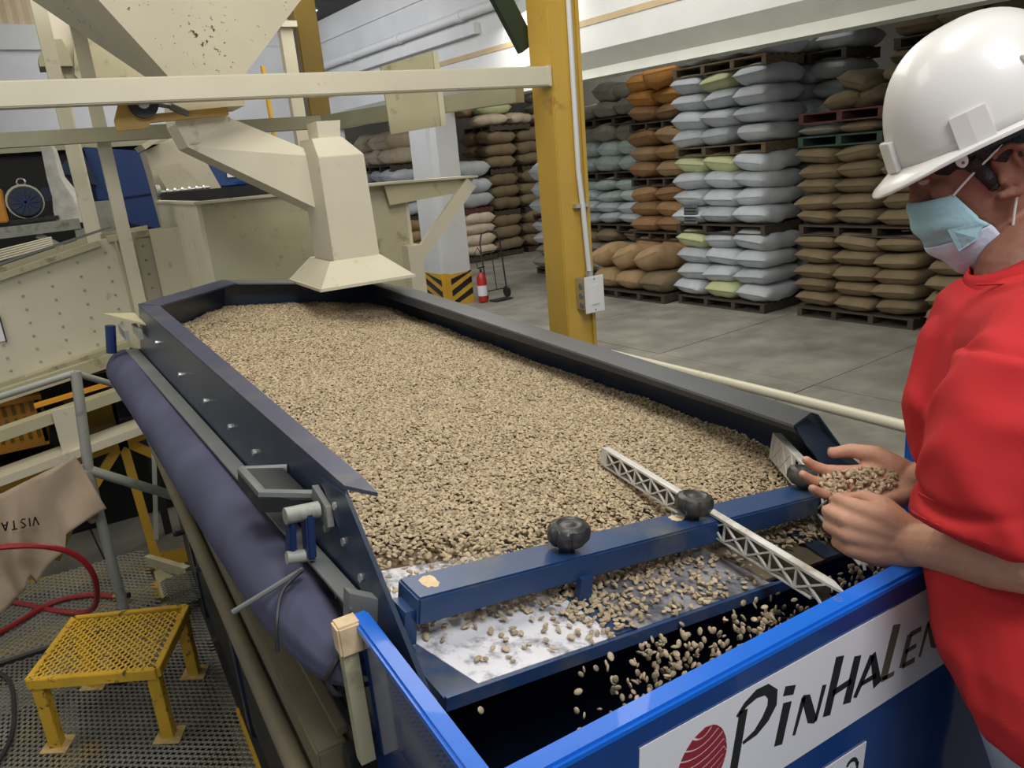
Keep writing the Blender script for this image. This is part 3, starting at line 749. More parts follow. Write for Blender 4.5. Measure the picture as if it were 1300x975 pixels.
# big open cream bin behind the deck
bn = thing('open_bin', 'big open cream bin behind the bean deck', 'bin', (1.2, 5.1, 0.6))
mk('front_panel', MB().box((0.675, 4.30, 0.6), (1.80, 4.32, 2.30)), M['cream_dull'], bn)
mk('left_panel', MB().box((0.655, 4.30, 0.6), (0.675, 5.95, 2.30)), M['cream'], bn)
mk('rear_panel', MB().box((0.675, 5.93, 0.6), (1.80, 5.95, 2.29)), M['dark'], bn)
mk('right_panel', MB().box((1.80, 4.30, 0.6), (1.82, 5.95, 2.30)), M['cream'], bn)
mk('rim', MB().box((0.64, 4.27, 2.30), (1.56, 4.34, 2.315)).box((0.64, 4.341, 2.30), (0.69, 5.95, 2.315)), M['cream'], bn, bevel=0.002)
mk('inner_lining', MB().box((0.68, 5.88, 1.6), (1.79, 5.92, 2.36)), M['dark'], bn)
mk('top_shelf', MB().prism([(1.45, 4.2, 2.312), (2.245, 4.2, 2.295), (2.245, 4.42, 2.295), (1.45, 4.42, 2.312)], (0, 0, 0.012)), M['cream'], bn)
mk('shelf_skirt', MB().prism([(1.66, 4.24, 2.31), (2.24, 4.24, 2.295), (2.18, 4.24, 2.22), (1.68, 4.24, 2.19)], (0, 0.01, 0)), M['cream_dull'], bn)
mk('diagonal_brace', MB().bar((2.20, 4.22, 2.27), (1.80, 4.22, 1.87), 0.03, 0.075, (-1, 0, 1)), M['cream'], bn)
mk('corner_post', MB().box((1.74, 4.2, 0.6), (1.83, 4.3, 1.95)), M['cream'], bn)

# elevator head behind the bin
el = thing('elevator_head', 'small cream machine head with a shaft behind the open bin', 'machine', (0.85, 6.4, 2.2))
mk('casing', MB().prism([(0.685, 6.3, 2.66), (0.90, 6.3, 2.74), (1.05, 6.3, 2.66), (1.16, 6.3, 2.36), (1.16, 6.3, 2.1), (0.72, 6.3, 2.1), (0.70, 6.3, 2.48)], (0, 0.35, 0)), M['cream'], el, bevel=0.004)
mk('hatch', MB().prism([(0.66, 6.2, 2.70), (0.80, 6.2, 2.76), (0.80, 6.2, 2.73), (0.68, 6.2, 2.665)], (0, .5, 0)), M['cream'], el)
mk('side_flap', MB().prism([(0.72, 6.25, 2.53), (0.89, 6.25, 2.56), (1.0, 6.25, 2.38), (0.78, 6.25, 2.36)], (0, 0.01, 0)), M['cream_rust'], el)
mk('shaft', MB().tube([(0.70, 6.2, 2.365), (1.06, 6.2, 2.37)], 0.014, 8), M['steel'], el, True)
for k in range(6): mk('shaft_ring', MB().tube([(0.76 + k * .05, 6.2, 2.365), (0.775 + k * .05, 6.2, 2.365)], 0.028, 10), M['steel'], el, True)
mk('pulley', MB().tube([(0.69, 6.18, 2.37), (0.72, 6.18, 2.37)], 0.05, 16), M['galv'], el, True)
up = thing('upper_duct', 'cream duct and funnel high behind the left posts', 'duct', (0.45, 6.6, 3.0))
mk('slanted_duct', MB().prism([(0.25, 6.5, 3.75), (0.47, 6.5, 3.6), (0.42, 6.5, 3.12), (0.31, 6.5, 3.12)], (0, 0.3, 0)), M['cream'], up)
mk('funnel', MB().prism([(0.44, 6.45, 3.62), (1.2, 6.45, 3.62), (0.80, 6.45, 3.14), (0.44, 6.45, 3.06), (0.36, 6.45, 3.2)], (0, 0.4, 0)), M['cream_dull'], up)
mk('cap_hood', MB().prism([(0.16, 6.4, 3.30), (0.24, 6.4, 3.42), (0.33, 6.4, 3.42), (0.36, 6.4, 3.29), (0.36, 6.4, 3.25), (0.16, 6.4, 3.25)], (0, 0.3, 0)), M['olive'], up)
mk('lower_leg', MB().box((0.20, 6.5, 1.2), (0.30, 6.58, 3.26)), M['cream'], up)

# rivetted cream housing on the left
hs = thing('rivetted_housing', 'long cream rivetted separator housing on the left', 'machine', (-0.3, 5.5, 1.2))
prof = [(-1.6, 1.72), (0.215, 2.134), (0.56, 2.16), (0.47, 1.40), (0.186, 1.494), (-0.245, 1.420), (-1.6, 1.20)]
mk('side_panel', MB().prism([(x, 5.2, z) for x, z in prof], (0, 0.03, 0)), M['cream'], hs)
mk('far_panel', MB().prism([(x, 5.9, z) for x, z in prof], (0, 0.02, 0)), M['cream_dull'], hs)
mk('trough_floor', MB().prism([(x, 5.23, z - 0.12) for x, z in prof[:3]] + [(x, 5.23, z - 0.15) for x, z in prof[2::-1]], (0, 0.67, 0)), M['dark'], hs)
mk('top_angle', MB().bar((-1.6, 5.18, 1.70), (0.215, 5.18, 2.118), 0.03, 0.035), M['cream_dull'], hs)
mk('top_angle', MB().bar((0.26, 5.18, 2.135), (0.66, 5.18, 2.155), 0.03, 0.035), M['cream_dull'], hs)
mk('edge_lip', MB().bar((-1.6, 5.25, 1.77), (0.30, 5.25, 2.20), 0.012, 0.014), M['bracket'], hs)
mk('bottom_angle', MB().bar((-1.6, 5.18, 1.215), (-0.245, 5.18, 1.425), 0.03, 0.03), M['cream_dull'], hs)
mk('joint_strip', MB().bar((0.315, 5.17, 1.60), (0.30, 5.17, 2.12), 0.02, 0.012, (1, 0, 0)).bar((0.40, 5.17, 1.60), (0.40, 5.17, 2.14), 0.02, 0.012, (1, 0, 0)), M['cream_dull'], hs)
mk('stiffener', MB().box((0.33, 5.14, 1.1), (0.385, 5.18, 2.16)), M['cream'], hs)
mk('corner_plate', MB().box((0.49, 5.15, 1.35), (0.66, 5.19, 2.16)), M['cream'], hs)
rv = MB()
for i in range(12):
    x = 0.235 - i * 0.155
    n = 7
    zt = 2.134 + (x - 0.215) * 0.227 - 0.08
    zb = (1.494 + (x - 0.186) * 0.14) + 0.05
    for k in range(n):
        rv.ball((x, 5.197, zt + (zb - zt) * k / (n - 1)), (0.008, 0.006, 0.008), 6, 4)
for k in range(7): rv.ball((0.445, 5.197, 2.07 - k * 0.085), (0.008, 0.006, 0.008), 6, 4)
mk('rivets', rv, M['olive'], hs, True)['kind'] = 'stuff'
mk('paper_label', MB().box((-0.42, 5.185, 1.64), (-0.362, 5.19, 1.80)), M['decal'], hs)
mk('label_border', MB().box((-0.369, 5.18, 1.635), (-0.362, 5.186, 1.805)), M['ink'], hs)
for k in range(5):
    tag(mk('guide_rod', MB().tube([(-1.4, 6.05 + k * .03, 1.86 + k * .02), (-0.02, 6.05 + k * .03, 2.09 + k * .012)], 0.007, 6), M['cream']),
        'thin pale rod above the rivetted housing, %s of the bundle' % ['lowest', 'next to lowest', 'middle', 'next to highest', 'highest'][k], 'rod', 'thin rods above the housing')

# motor on its stand
st = thing('motor_stand', 'grey steel stand carrying the blue motor', 'stand', (-0.1, 7.5, 0))
mk('top_rail', MB().bar((-1.4, 7.4, 2.14), (0.20, 7.4, 2.175), 0.1, 0.085), M['galv'], st)
mk('diagonal', MB().bar((-0.12, 7.4, 2.12), (0.03, 7.4, 2.0), 0.04, 0.05), M['galv'], st)
for x in (0.15, -1.0): mk('leg', MB().box((x, 7.36, 0), (x + 0.08, 7.46, 2.13)), M['galv'], st)
mo = thing('motor', 'dark blue electric motor with ribbed fan cover', 'motor', (-0.15, 7.5, 2.22))
mk('body', MB().tube([(-0.14, 7.36, 2.38), (-0.14, 7.40, 2.38), (-0.13, 7.75, 2.38)], [0.105, 0.125, 0.125], 20), M['motor'], mo, True)
mk('cream_band', MB().tube([(-0.145, 7.40, 2.385), (-0.14, 7.46, 2.385)], 0.135, 20), M['cream'], mo, True)
for k in range(6):
    t = PI * k / 6
    mk('grille_bar', MB().bar((-0.14 - .095 * math.cos(t), 7.352, 2.38 - .095 * math.sin(t)), (-0.14 + .095 * math.cos(t), 7.352, 2.38 + .095 * math.sin(t)), .008, .008, (0, 1, 0)), M['blue_far'], mo)
mk('terminal_box', MB().box((-0.02, 7.42, 2.36), (0.09, 7.55, 2.48)), M['motor'], mo, bevel=0.012)
mk('lifting_eye', MB().tube([(-0.14 + .03 * math.cos(t), 7.5, 2.535 + .03 * math.sin(t)) for t in [2 * PI * k / 10 for k in range(11)]], 0.007, 6), M['steel'], mo, True)
mk('base_plate', MB().box((-0.28, 7.36, 2.225), (0.06, 7.75, 2.255)), M['dark'], mo)
tag(mk('belt_guard', MB().box((-0.42, 7.42, 2.24), (-0.285, 7.7, 2.50)), M['orange'], bevel=0.01), 'orange belt guard left of the blue motor', 'guard')
tag(mk('plastic_wrap', MB().loft([[Vector((0.13 + dx + r * math.cos(t) + .02 * math.sin(3 * t), 7.41 + .045 * math.sin(t), z)) for t in [2 * PI * k / 14 for k in range(14)]] for z, r, dx in ((2.18, .10, .02), (2.28, .12, .03), (2.40, .09, .02), (2.55, .05, -.02), (2.75, .04, -.02), (2.86, .015, -.03))]), M['plastic_wrap'], None, True), 'cloudy crumpled plastic wrap hanging beside the motor', 'wrap')
bm_ = thing('blue_machine', 'large navy blue machine body behind the cream posts', 'machine', (0.6, 8.2, 0))
mk('body', MB().prism([(0.38, 8.0, 2.80), (0.93, 8.0, 2.72), (0.95, 8.0, 2.0), (0.62, 8.0, 2.10), (0.55, 8.0, 2.32), (0.40, 8.0, 2.34)], (0, 0.7, 0)), M['blue_far'], bm_, bevel=0.006)
mk('hood', MB().prism([(0.16, 7.9, 2.64), (0.36, 7.9, 2.80), (0.42, 7.9, 2.46), (0.16, 7.9, 2.60)], (0, 0.5, 0)), M['motor'], bm_)
mk('grey_base', MB().box((0.28, 8.0, 1.2), (0.60, 8.5, 2.33)), M['galv'], bm_)
mk('trim_line', MB().bar((0.58, 7.99, 2.34), (0.95, 7.99, 2.36), 0.012, 0.012), M['blue_dark'], bm_)
mk('lower_part', MB().box((0.6, 8.1, 0), (1.9, 8.6, 2.05)), M['blue_far'], bm_)
b2 = thing('blue_cabinet', 'blue cabinet with a pale window behind the chute', 'cabinet', (1.9, 9.2, 0))
mk('body', MB().box((1.55, 9.0, 1.2), (2.5, 9.5, 2.66)), M['blue_far'], b2, bevel=0.01)
mk('ledge', MB().box((1.55, 8.95, 2.36), (2.5, 9.0, 2.39)), M['blue_panel'], b2)
mk('window_pane', MB().box((1.74, 8.985, 2.44), (1.90, 9.0, 2.60)), M['decal'], b2)
mk('leg', MB().box((1.62, 9.05, 0), (1.70, 9.45, 1.2)).box((2.35, 9.05, 0), (2.43, 9.45, 1.2)), M['blue_far'], b2)
tag(mk('cream_stub_post', MB().box((1.93, 8.3, 0), (2.05, 8.4, 2.66)), M['cream']), 'short pale post in front of the blue cabinet', 'post')

# ------------------------------------------------------------------ left walkway frame: cream channels over a yellow truss
wf_ = thing('channel_frame', 'cream channel frame lying under the rivetted housing', 'frame', (-0.4, 4.8, 1.0))
def chan(nm, a, b, h, m, w=0.10): return mk(nm, MB().bar(a, b, w, h), M[m], wf_)
chan('top_channel', (-1.6, 5.0, 1.20), (0.24, 5.0, 1.475), 0.07, 'cream_dull', 0.06)
chan('middle_channel', (-1.6, 4.8, 1.04), (0.24, 4.8, 1.315), 0.06, 'cream_dull')
chan('lower_channel', (-1.6, 4.75, 0.83), (0.24, 4.75, 1.105), 0.045, 'cream', 0.20)
mk('upright_plate', MB().box((-0.22, 4.70, 1.06), (-0.10, 4.72, 1.30)), M['cream'], wf_)
mk('upright_plate', MB().box((-1.22, 4.70, 0.92), (-1.10, 4.72, 1.15)), M['cream'], wf_)
mk('bent_strip', MB().bar((-0.30, 4.9, 1.30), (0.24, 4.9, 1.36), 0.05, 0.02), M['orange'], wf_)
mk('ledge_plate', MB().prism([(-0.32, 5.10, 1.40), (0.24, 5.10, 1.50), (0.24, 5.4, 1.50), (-0.32, 5.4, 1.40)], (0, 0, 0.03)), M['cream_dull'], wf_)
ty = thing('yellow_truss', 'yellow steel truss stand under the cream channels', 'stand', (-0.2, 4.9, 0))
mk('top_rail', MB().bar((-1.6, 4.9, 0.745), (0.24, 4.9, 1.02), 0.07, 0.07), M['yellow'], ty)
for a, b in (((0.08, 4.88, 1.0), (-0.16, 4.88, 0.72)), ((0.08, 4.88, 1.0), (0.115, 4.88, 0.0)), ((-0.16, 4.88, 0.72), (-0.22, 4.88, 0.66)), ((0.08, 4.88, 1.0), (0.24, 4.88, 0.86)), ((-1.2, 4.88, .82), (-1.2, 4.88, 0))):
    mk('strut', MB().bar(a, b, 0.035, 0.05, (1, 0, 0)), M['yellow'], ty)
mk('foot_rail', MB().bar((-1.6, 5.6, 0.05), (0.5, 5.0, 0.10), 0.07, 0.07), M['yellow'], ty)
mk('foot_rail', MB().bar((-0.9, 4.55, 0.05), (0.3, 4.75, 0.10), 0.09, 0.07), M['yellow'], ty)
mk('rear_leg', MB().bar((0.02, 5.4, 0.0), (0.02, 5.4, 1.0), 0.06, 0.06), M['ochre'], ty)
mk('rear_leg', MB().bar((0.16, 5.3, 0.0), (0.16, 5.3, 1.0), 0.05, 0.05), M['yellow'], ty)
tag(mk('wood_strip', MB().bar((-0.42, 5.2, 0.25), (-0.10, 5.2, 0.75), 0.03, 0.03, (0, 1, 0)), M['ochre']), 'thin slanting brown strut in the dark behind the truss', 'strut')
cr = thing('crate', 'orange plastic crate behind the cream channels', 'crate', (-0.45, 5.4, 0.9))
mk('front_side', MB().box((-0.85, 5.30, 0.98), (-0.30, 5.32, 1.26)), M['crate'], cr)
mk('end_side', MB().box((-0.32, 5.30, 0.98), (-0.30, 5.70, 1.26)), M['crate'], cr)
mk('base', MB().box((-0.85, 5.3, 0.96), (-0.30, 5.7, 0.98)), M['crate'], cr)
mk('rim', MB().box((-0.87, 5.28, 1.25), (-0.28, 5.33, 1.28)), M['crate'], cr)
for r_ in range(3):
    for k in range(11):
        mk('slot_rib', MB().box((-0.82 + k * .047, 5.292, 1.02 + r_ * .08), (-0.80 + k * .047, 5.30, 1.08 + r_ * .08)), M['ochre'], cr)
c2 = thing('crate', 'darker orange crate right of the first one under the channels', 'crate', (-0.05, 5.6, 0.9))
mk('front_side', MB().box((-0.18, 5.5, 0.9), (0.10, 5.52, 1.16)), M['ochre'], c2)
mk('end_side', MB().box((0.08, 5.5, 0.9), (0.10, 5.8, 1.16)), M['ochre'], c2)
mk('base', MB().box((-0.18, 5.5, 0.88), (0.10, 5.8, 0.90)), M['ochre'], c2)
rk = thing('crate_rack', 'dark low rack holding the orange crates', 'rack', (-0.4, 5.55, 0))
mk('shelf', MB().box((-1.2, 5.25, 0.84), (0.3, 5.85, 0.88)), M['dark'], rk)
for x in (-1.15, 0.22): mk('leg', MB().box((x, 5.7, 0), (x + .05, 5.75, 0.84)), M['dark'], rk)
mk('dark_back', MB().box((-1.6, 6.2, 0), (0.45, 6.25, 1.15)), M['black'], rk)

# grey pipe guard rail
gr = thing('guard_rail', 'grey tubular guard rail by the mesh platform', 'railing', (-0.05, 3.4, 0.0))
mk('top_tube', MB().tube([(-1.4, 3.5, 1.52), (-0.05, 3.4, 1.735)], 0.013, 10), M['galv'], gr, True)
mk('side_tube', MB().tube([(-0.05, 3.4, 1.735), (0.17, 3.6, 1.56)], 0.013, 10), M['galv'], gr, True)
mk('post', MB().tube([(-0.045, 3.4, 1.74), (-0.09, 3.4, 1.3), (-0.09, 3.4, 0.60)], 0.02, 10), M['galv'], gr, True)
mk('middle_tube', MB().tube([(-1.4, 3.4, 1.22), (-0.08, 3.4, 1.33)], 0.02, 10), M['galv'], gr, True)
mk('middle_tube', MB().tube([(-0.08, 3.4, 1.33), (0.26, 3.42, 1.08)], 0.02, 10), M['galv'], gr, True)
tag(mk('leaning_bar', MB().bar((0.19, 3.9, 1.22), (0.10, 3.7, 0.83), 0.045, 0.02, (1, 0, 0)).bar((0.19, 3.9, 1.5), (0.19, 3.9, 1.22), 0.045, 0.02, (1, 0, 0)), M['galv']), 'flat grey bar leaning beside the machine', 'bar')

# jute cloth over the middle rail
def cloth_grid(fn, nu, nv, m, name, parent=None, thick=0.004):
    vs = [Vector(fn(i / nu, j / nv)) for i in range(nu + 1) for j in range(nv + 1)]
    fs = [(i * (nv + 1) + j, (i + 1) * (nv + 1) + j, (i + 1) * (nv + 1) + j + 1, i * (nv + 1) + j + 1) for i in range(nu) for j in range(nv)]
    o = mk(name, MB().add(vs, fs), m, parent, True, angle=None)
    so = o.modifiers.new('t', 'SOLIDIFY'); so.thickness = thick
    return o
def jute(u, v):
    x = -0.62 + u * 0.50
    zt = 1.205 + (x + 0.62) * 0.29 + 0.06
    drop = 0.36 - 0.10 * u + 0.05 * math.sin(u * 5) + (0.06 if 0.55 < u < 0.8 else 0)
    y = 3.38 - 0.02 * math.sin(u * 17) - 0.10 * v - 0.025 * v * math.sin(u * 11 + 2) - 0.015 * math.sin(v * 6 + u * 9)
    if v < 0.12: return (x, 3.40 + (0.12 - v) * 0.5, zt - 0.02 * (1 - v / 0.12) * 2)
    w = (v - 0.12) / 0.88
    return (x + w * 0.05 * math.sin(u * 6 + 1) + .03 * w, y, zt - w * drop)
jc = thing('jute_cloth', 'brown jute sacking draped over the grey guard rail', 'cloth', (-0.35, 3.35, 1.0))
cloth_grid(jute, 40, 24, M['jute'], 'draped_cloth', jc)
def jute2(u, v):
    return (-0.17 + u * 0.075 + v * 0.02, 3.39 - 0.05 * v + .01 * math.sin(u * 9), 1.375 - v * (0.20 + 0.04 * math.sin(u * 4)) - 0.01 * u)
cloth_grid(jute2, 10, 14, M['jute'], 'folded_corner', jc)

# flat lettering helper: strokes in a plane
def strokes(name, segs, o, ux, uz, nrm, m, parent, t=0.0012):
    """segs: list of polylines [(x, z, width), ...] in the plane o + ux*x + uz*z"""
    mb = MB()
    for s in segs:
        P = [Vector((x, z)) for x, z, w in s]
        L, R = [], []
        for i, p in enumerate(P):
            d = (P[min(i + 1, len(P) - 1)] - P[max(i - 1, 0)]).normalized()
            n = Vector((-d.y, d.x)) * (s[i][2] / 2)
            L.append(p + n); R.append(p - n)
        for i in range(len(P) - 1):
            q = [L[i], L[i + 1], R[i + 1], R[i]]
            mb.prism([o + ux * a.x + uz * a.y for a in q], nrm * t)
    return mk(name, mb, m, parent)
# the word VISTA, upside down on the hanging cloth
def vis(letter):
    w = 0.10
    return {'V': [[(0, 1, w), (.3, 0, w)], [(.3, 0, w), (.6, 1, w)]], 'I': [[(0, 0, w), (0, 1, w)]],
            'S': [[(.5, .9, w), (.3, 1, w), (.05, .8, w), (.25, .5, w), (.5, .3, w), (.3, 0, w), (0, .1, w)]],
            'T': [[(.3, 0, w), (.3, 1, w)], [(0, 1, w), (.6, 1, w)]], 'A': [[(0, 0, w), (.3, 1, w)], [(.3, 1, w), (.6, 0, w)], [(.12, .35, w), (.48, .35, w)]]}[letter]
segs = []
xx = 0
for L_ in 'VISTA':
    wdt = 0.12 if L_ == 'I' else 0.62
    for s in vis(L_): segs.append([((xx + a) * 0.032, b * 0.036, 0.0055) for a, b, w in s])
    xx += wdt + 0.28
strokes('stencil_word', segs, Vector((-0.285, 3.262, 1.245)), Vector((-0.97, -.05, .12)), Vector((-.12, 0, -0.97)), Vector((0, -1, 0)), M['ink'], jc)

# ================================================================== mesh platform, stool, hose
pf = thing('mesh_platform', 'expanded metal walkway platform beside the machine', 'platform', (-0.2, 3.0, 0))
def expanded(x0, x1, y0, y1, cx, cy, fn, w=0.0035, t=0.003):
    """diamond mesh of thin strands, fn maps (x, y, h) into the world"""
    mb = MB()
    nx = int((x1 - x0) / cx); ny = int((y1 - y0) / (cy / 2))
    vs, fs = [], []
    for j in range(ny):
        ya = y0 + j * cy / 2
        for i in range(nx):
            xa = x0 + i * cx + (cx / 2 if j % 2 else 0)
            # peak of a zigzag: two strands meeting
            for (ax, ay, bx, by) in ((xa, ya, xa + cx / 2, ya + cy / 2), (xa + cx / 2, ya + cy / 2, xa + cx, ya)):
                k = len(vs)
                vs += [fn(ax, ay - w, 0), fn(bx, by - w, t), fn(bx, by + w, t + .002), fn(ax, ay + w, .002),
                       fn(ax, ay - w, -t), fn(bx, by - w, 0)]
                fs += [(k, k + 1, k + 2, k + 3), (k + 4, k + 5, k + 1, k)]
    mb.v = [Vector(v) for v in vs]; mb.f = fs
    return mb
o = mk('mesh_sheet', expanded(-0.95, 0.185, 1.7, 3.33, 0.034, 0.026, lambda x, y, h: (x, y, 0.65 + h)), M['grating'], pf); o['kind'] = 'stuff'
def far_sheet(x, y, h):
    d = (y - 3.37)
    return (x - 0.03 * d, y, 0.66 + d * 0.16 + h - 0.05 * max(0, 0.05 - d) * 4)
o = mk('raised_mesh_sheet', expanded(-0.95, 0.065, 3.37, 3.86, 0.034, 0.026, far_sheet, 0.0045), M['grating'], pf); o['kind'] = 'stuff'
mk('sheet_edge', MB().bar((-0.95, 3.365, 0.655), (0.065, 3.365, 0.655), 0.01, 0.012), M['grating'], pf)
o = mk('patch_sheet', expanded(0.07, 0.19, 3.25, 3.55, 0.03, 0.024, lambda x, y, h: (x, y, 0.70 + h)), M['grating'], pf); o['kind'] = 'stuff'
for y in (1.9, 2.45, 2.95, 3.34): mk('cross_beam', MB().box((-0.95, y, 0.56), (0.2, y + 0.05, 0.64)), M['dark'], pf)
for x in (-0.9, -0.35, 0.15): mk('beam', MB().box((x, 1.7, 0.54), (x + 0.05, 3.4, 0.62)), M['galv'], pf)

mk('edge_angle', MB().bar((0.19, 1.6, 0.665), (0.19, 2.45, 0.665), 0.02, 0.03), M['yellow_worn'], pf)
for x in (-0.9, 0.12):
    for y in (1.8, 3.3): mk('leg', MB().box((x, y, 0), (x + .06, y + .06, 0.56)), M['galv'], pf)
tag(mk('cream_bar', MB().bar((0.05, 3.98, 0.62), (0.20, 3.62, 0.66), 0.03, 0.05), M['cream_dull']), 'short cream bar lying between platform and machine', 'bar')
tag(mk('pale_plate', MB().box((0.06, 3.55, 0.60), (0.2, 3.85, 0.61)), M['cream_dull']), 'pale grey plate lying beside the mesh platform', 'plate')
pb = thing('shade_underlay', 'dark tray added as shade under the mesh platform', 'underlay', (-0.3, 2.6, 0.2))  # dark sheet added where only shade lies below the mesh
mk('underlay_sheet', MB().box((-1.0, 1.6, 0.28), (0.2, 3.5, 0.30)), M['dark'], pb)
for x in (-0.8, 0.1): mk('foot', MB().box((x, 2.0, 0), (x + .08, 3.0, 0.28)), M['dark'], pb)

sl = thing('step_stool', 'yellow steel step stool with an expanded mesh top', 'stool', (-0.13, 2.7, 0.652))
c0, c1, c2_, c3 = Vector((-0.382, 2.663, .93)), Vector((-0.021, 2.458, .93)), Vector((0.122, 2.801, .93)), Vector((-0.240, 2.990, .93))
ex, ey = (c1 - c0), (c3 - c0)
def st_(x, y, h): return c0 + ex * x + ey * y + Vector((0, 0, h - 0.004))
mk('mesh_top', expanded(0.0, 1.0, 0.02, 0.97, 0.072, 0.080, st_, 0.010, 0.003), M['yellow_worn'], sl)
for a, b in ((c0, c1), (c1, c2_), (c2_, c3), (c3, c0)):
    mk('frame_rail', MB().bar(a - Vector((0, 0, .018)), b - Vector((0, 0, .018)), 0.022, 0.036), M['yellow_worn'], sl, bevel=0.002)
exn, eyn = ex.normalized(), ey.normalized()
for i, (c, s1, s2) in enumerate(((c0, 1, 1), (c1, -1, 1), (c2_, -1, -1), (c3, 1, -1))):
    b = c + exn * 0.02 * s1 + eyn * 0.02 * s2
    lg = mk('leg', MB().prism([b + exn * x + eyn * y + Vector((0, 0, -0.03)) for x, y in ((-.02, -.02), (.02, -.02), (.02, .02), (-.02, .02))], (0, 0, -0.244)), M['yellow_worn'], sl, bevel=0.002)
    f = Vector((b.x, b.y, 0.654))
    mk('foot_plate', MB().prism([f + exn * x + eyn * y for x, y in ((-.045, -.04), (.045, -.045), (.045, .04), (-.04, .045))], (0, 0, 0.004)), M['foot_plate'], lg)
dp = thing('drain_pipe_stub', 'dark pipe stub with a flange under the stool', 'pipe', (-0.13, 2.95, 0.652))
mk('stub', MB().tube([(-0.13, 2.95, 0.655), (-0.13, 2.95, 0.74)], 0.035, 14), M['rubber'], dp, True)
mk('flange', MB().tube([(-0.13, 2.95, 0.654), (-0.13, 2.95, 0.662)], 0.06, 16), M['dark'], dp, True)

def smoothpath(P, n=8):
    P = [Vector(p) for p in P]
    out = []
    for i in range(len(P) - 1):
        p0, p1, p2, p3 = P[max(i - 1, 0)], P[i], P[i + 1], P[min(i + 2, len(P) - 1)]
        for k in range(n):
            t = k / n
            out.append(0.5 * ((2 * p1) + (p2 - p0) * t + (2 * p0 - 5 * p1 + 4 * p2 - p3) * t * t + (3 * p1 - p0 - 3 * p2 + p3) * t ** 3))
    out.append(P[-1])
    return out
hoz = thing('air_hose', 'red rubber air hose looping over the cloth and platform', 'hose', (-0.3, 3.4, 0.66))
mk('tube', MB().tube(smoothpath([(-0.75, 3.15, 1.30), (-0.50, 3.12, 1.24), (-0.30, 3.12, 1.185), (-0.19, 3.15, 1.09), (-0.155, 3.2, 0.95), (-0.20, 3.35, 0.76), (-0.33, 3.55, 0.70), (-0.55, 3.75, 0.74), (-0.85, 3.9, 0.78)]), 0.0115, 8), M['hose'], hoz, True)
mk('tube', MB().tube(smoothpath([(-0.85, 3.42, 0.69), (-0.56, 3.52, 0.70), (-0.36, 3.62, 0.715), (-0.22, 3.60, 0.71), (-0.12, 3.52, 0.705)]), 0.0115, 8), M['hose'], hoz, True)
mk('brass_fitting', MB().tube([(-0.125, 3.523, 0.705), (-0.085, 3.49, 0.71)], 0.009, 8), M['yellow'], hoz, True)
mk('black_tip', MB().tube([(-0.085, 3.49, 0.71), (-0.06, 3.47, 0.712)], 0.014, 8), M['rubber'], hoz, True)
tag(mk('black_cable', MB().tube(smoothpath([(-0.62, 3.35, 0.672), (-0.52, 3.2, 0.67), (-0.49, 3.0, 0.67), (-0.50, 2.75, 0.67), (-0.62, 2.45, 0.67)]), 0.008, 6), M['rubber'], None, True), 'thin dark cable curving over the platform at the left edge', 'cable')

# ================================================================== gravity table
gt_ = thing('gravity_table', 'navy blue vibrating gravity table with a deck of coffee beans', 'machine', (0.8, 2.2, 0.65))
def part(name, mb, m, p=None, **k): return mk(name, mb, M[m], p or gt_, **k)
bL, bR = -0.28, 0.885
FAR, CH = 2.58, 1.93       # far end and start of the corner chamfers
yT, yB = 0.05, -0.125
# deck floor and screens
part('deck_pan', MB().prism([D(.0, bL, -.150), D(.0, bR, -.150), D(CH, bR, -.150), D(FAR, .80, -.150), D(FAR, .15, -.150), D(CH, bL, -.150)], DN * 0.035), 'black')
part('front_frame', MB().prism([D(-.135, bL, -.116), D(.03, bL, -.116), D(.03, bL + .075, -.116), D(-.115, bL + .055, -.116), D(-.115, .32, -.116), D(-.135, .36, -.116)], DN * 0.012), 'navy_bar')
part('front_lip', MB().prism([D(-.138, bL, -.119), D(-.138, .40, -.119), D(-.138, .40, -.100), D(-.138, bL, -.100)], D1 * 0.006), 'navy_bar')
part('white_screen_panel', MB().prism([D(-.127, bL + .050, -.107), D(-.127, -.005, -.107), D(.20, -.005, -.107), D(.20, bL + .012, -.107), D(.03, bL + .012, -.107)], DN * 0.004), 'white_sheet')
part('divider_strip', MB().box((-.128, -.005, -.108), (.20, .035, -.101), D), 'navy_bar')
part('grey_screen_panel', MB().prism([D(-.127, .035, -.107), D(-.127, .33, -.107), D(.20, .33, -.107), D(.20, .035, -.107)], DN * 0.004), 'grey_sheet')
part('dark_screen_panel', MB().box((-.112, .335, -.112), (.3, bR - .01, -.106), D), 'screen')
part('bean_screen', MB().prism([D(.20, bL + .01, -.108), D(.20, bR - .01, -.108), D(CH, bR - .01, -.108), D(FAR - .01, .79, -.108), D(FAR - .01, .16, -.108), D(CH, bL + .01, -.108)], DN * 0.004), 'screen')
part('side_blue_strip', MB().prism([D(-.115, .50, -.105), D(.05, .545, -.105), D(.05, .585, -.105), D(-.115, .54, -.105)], DN * 0.004), 'navy')

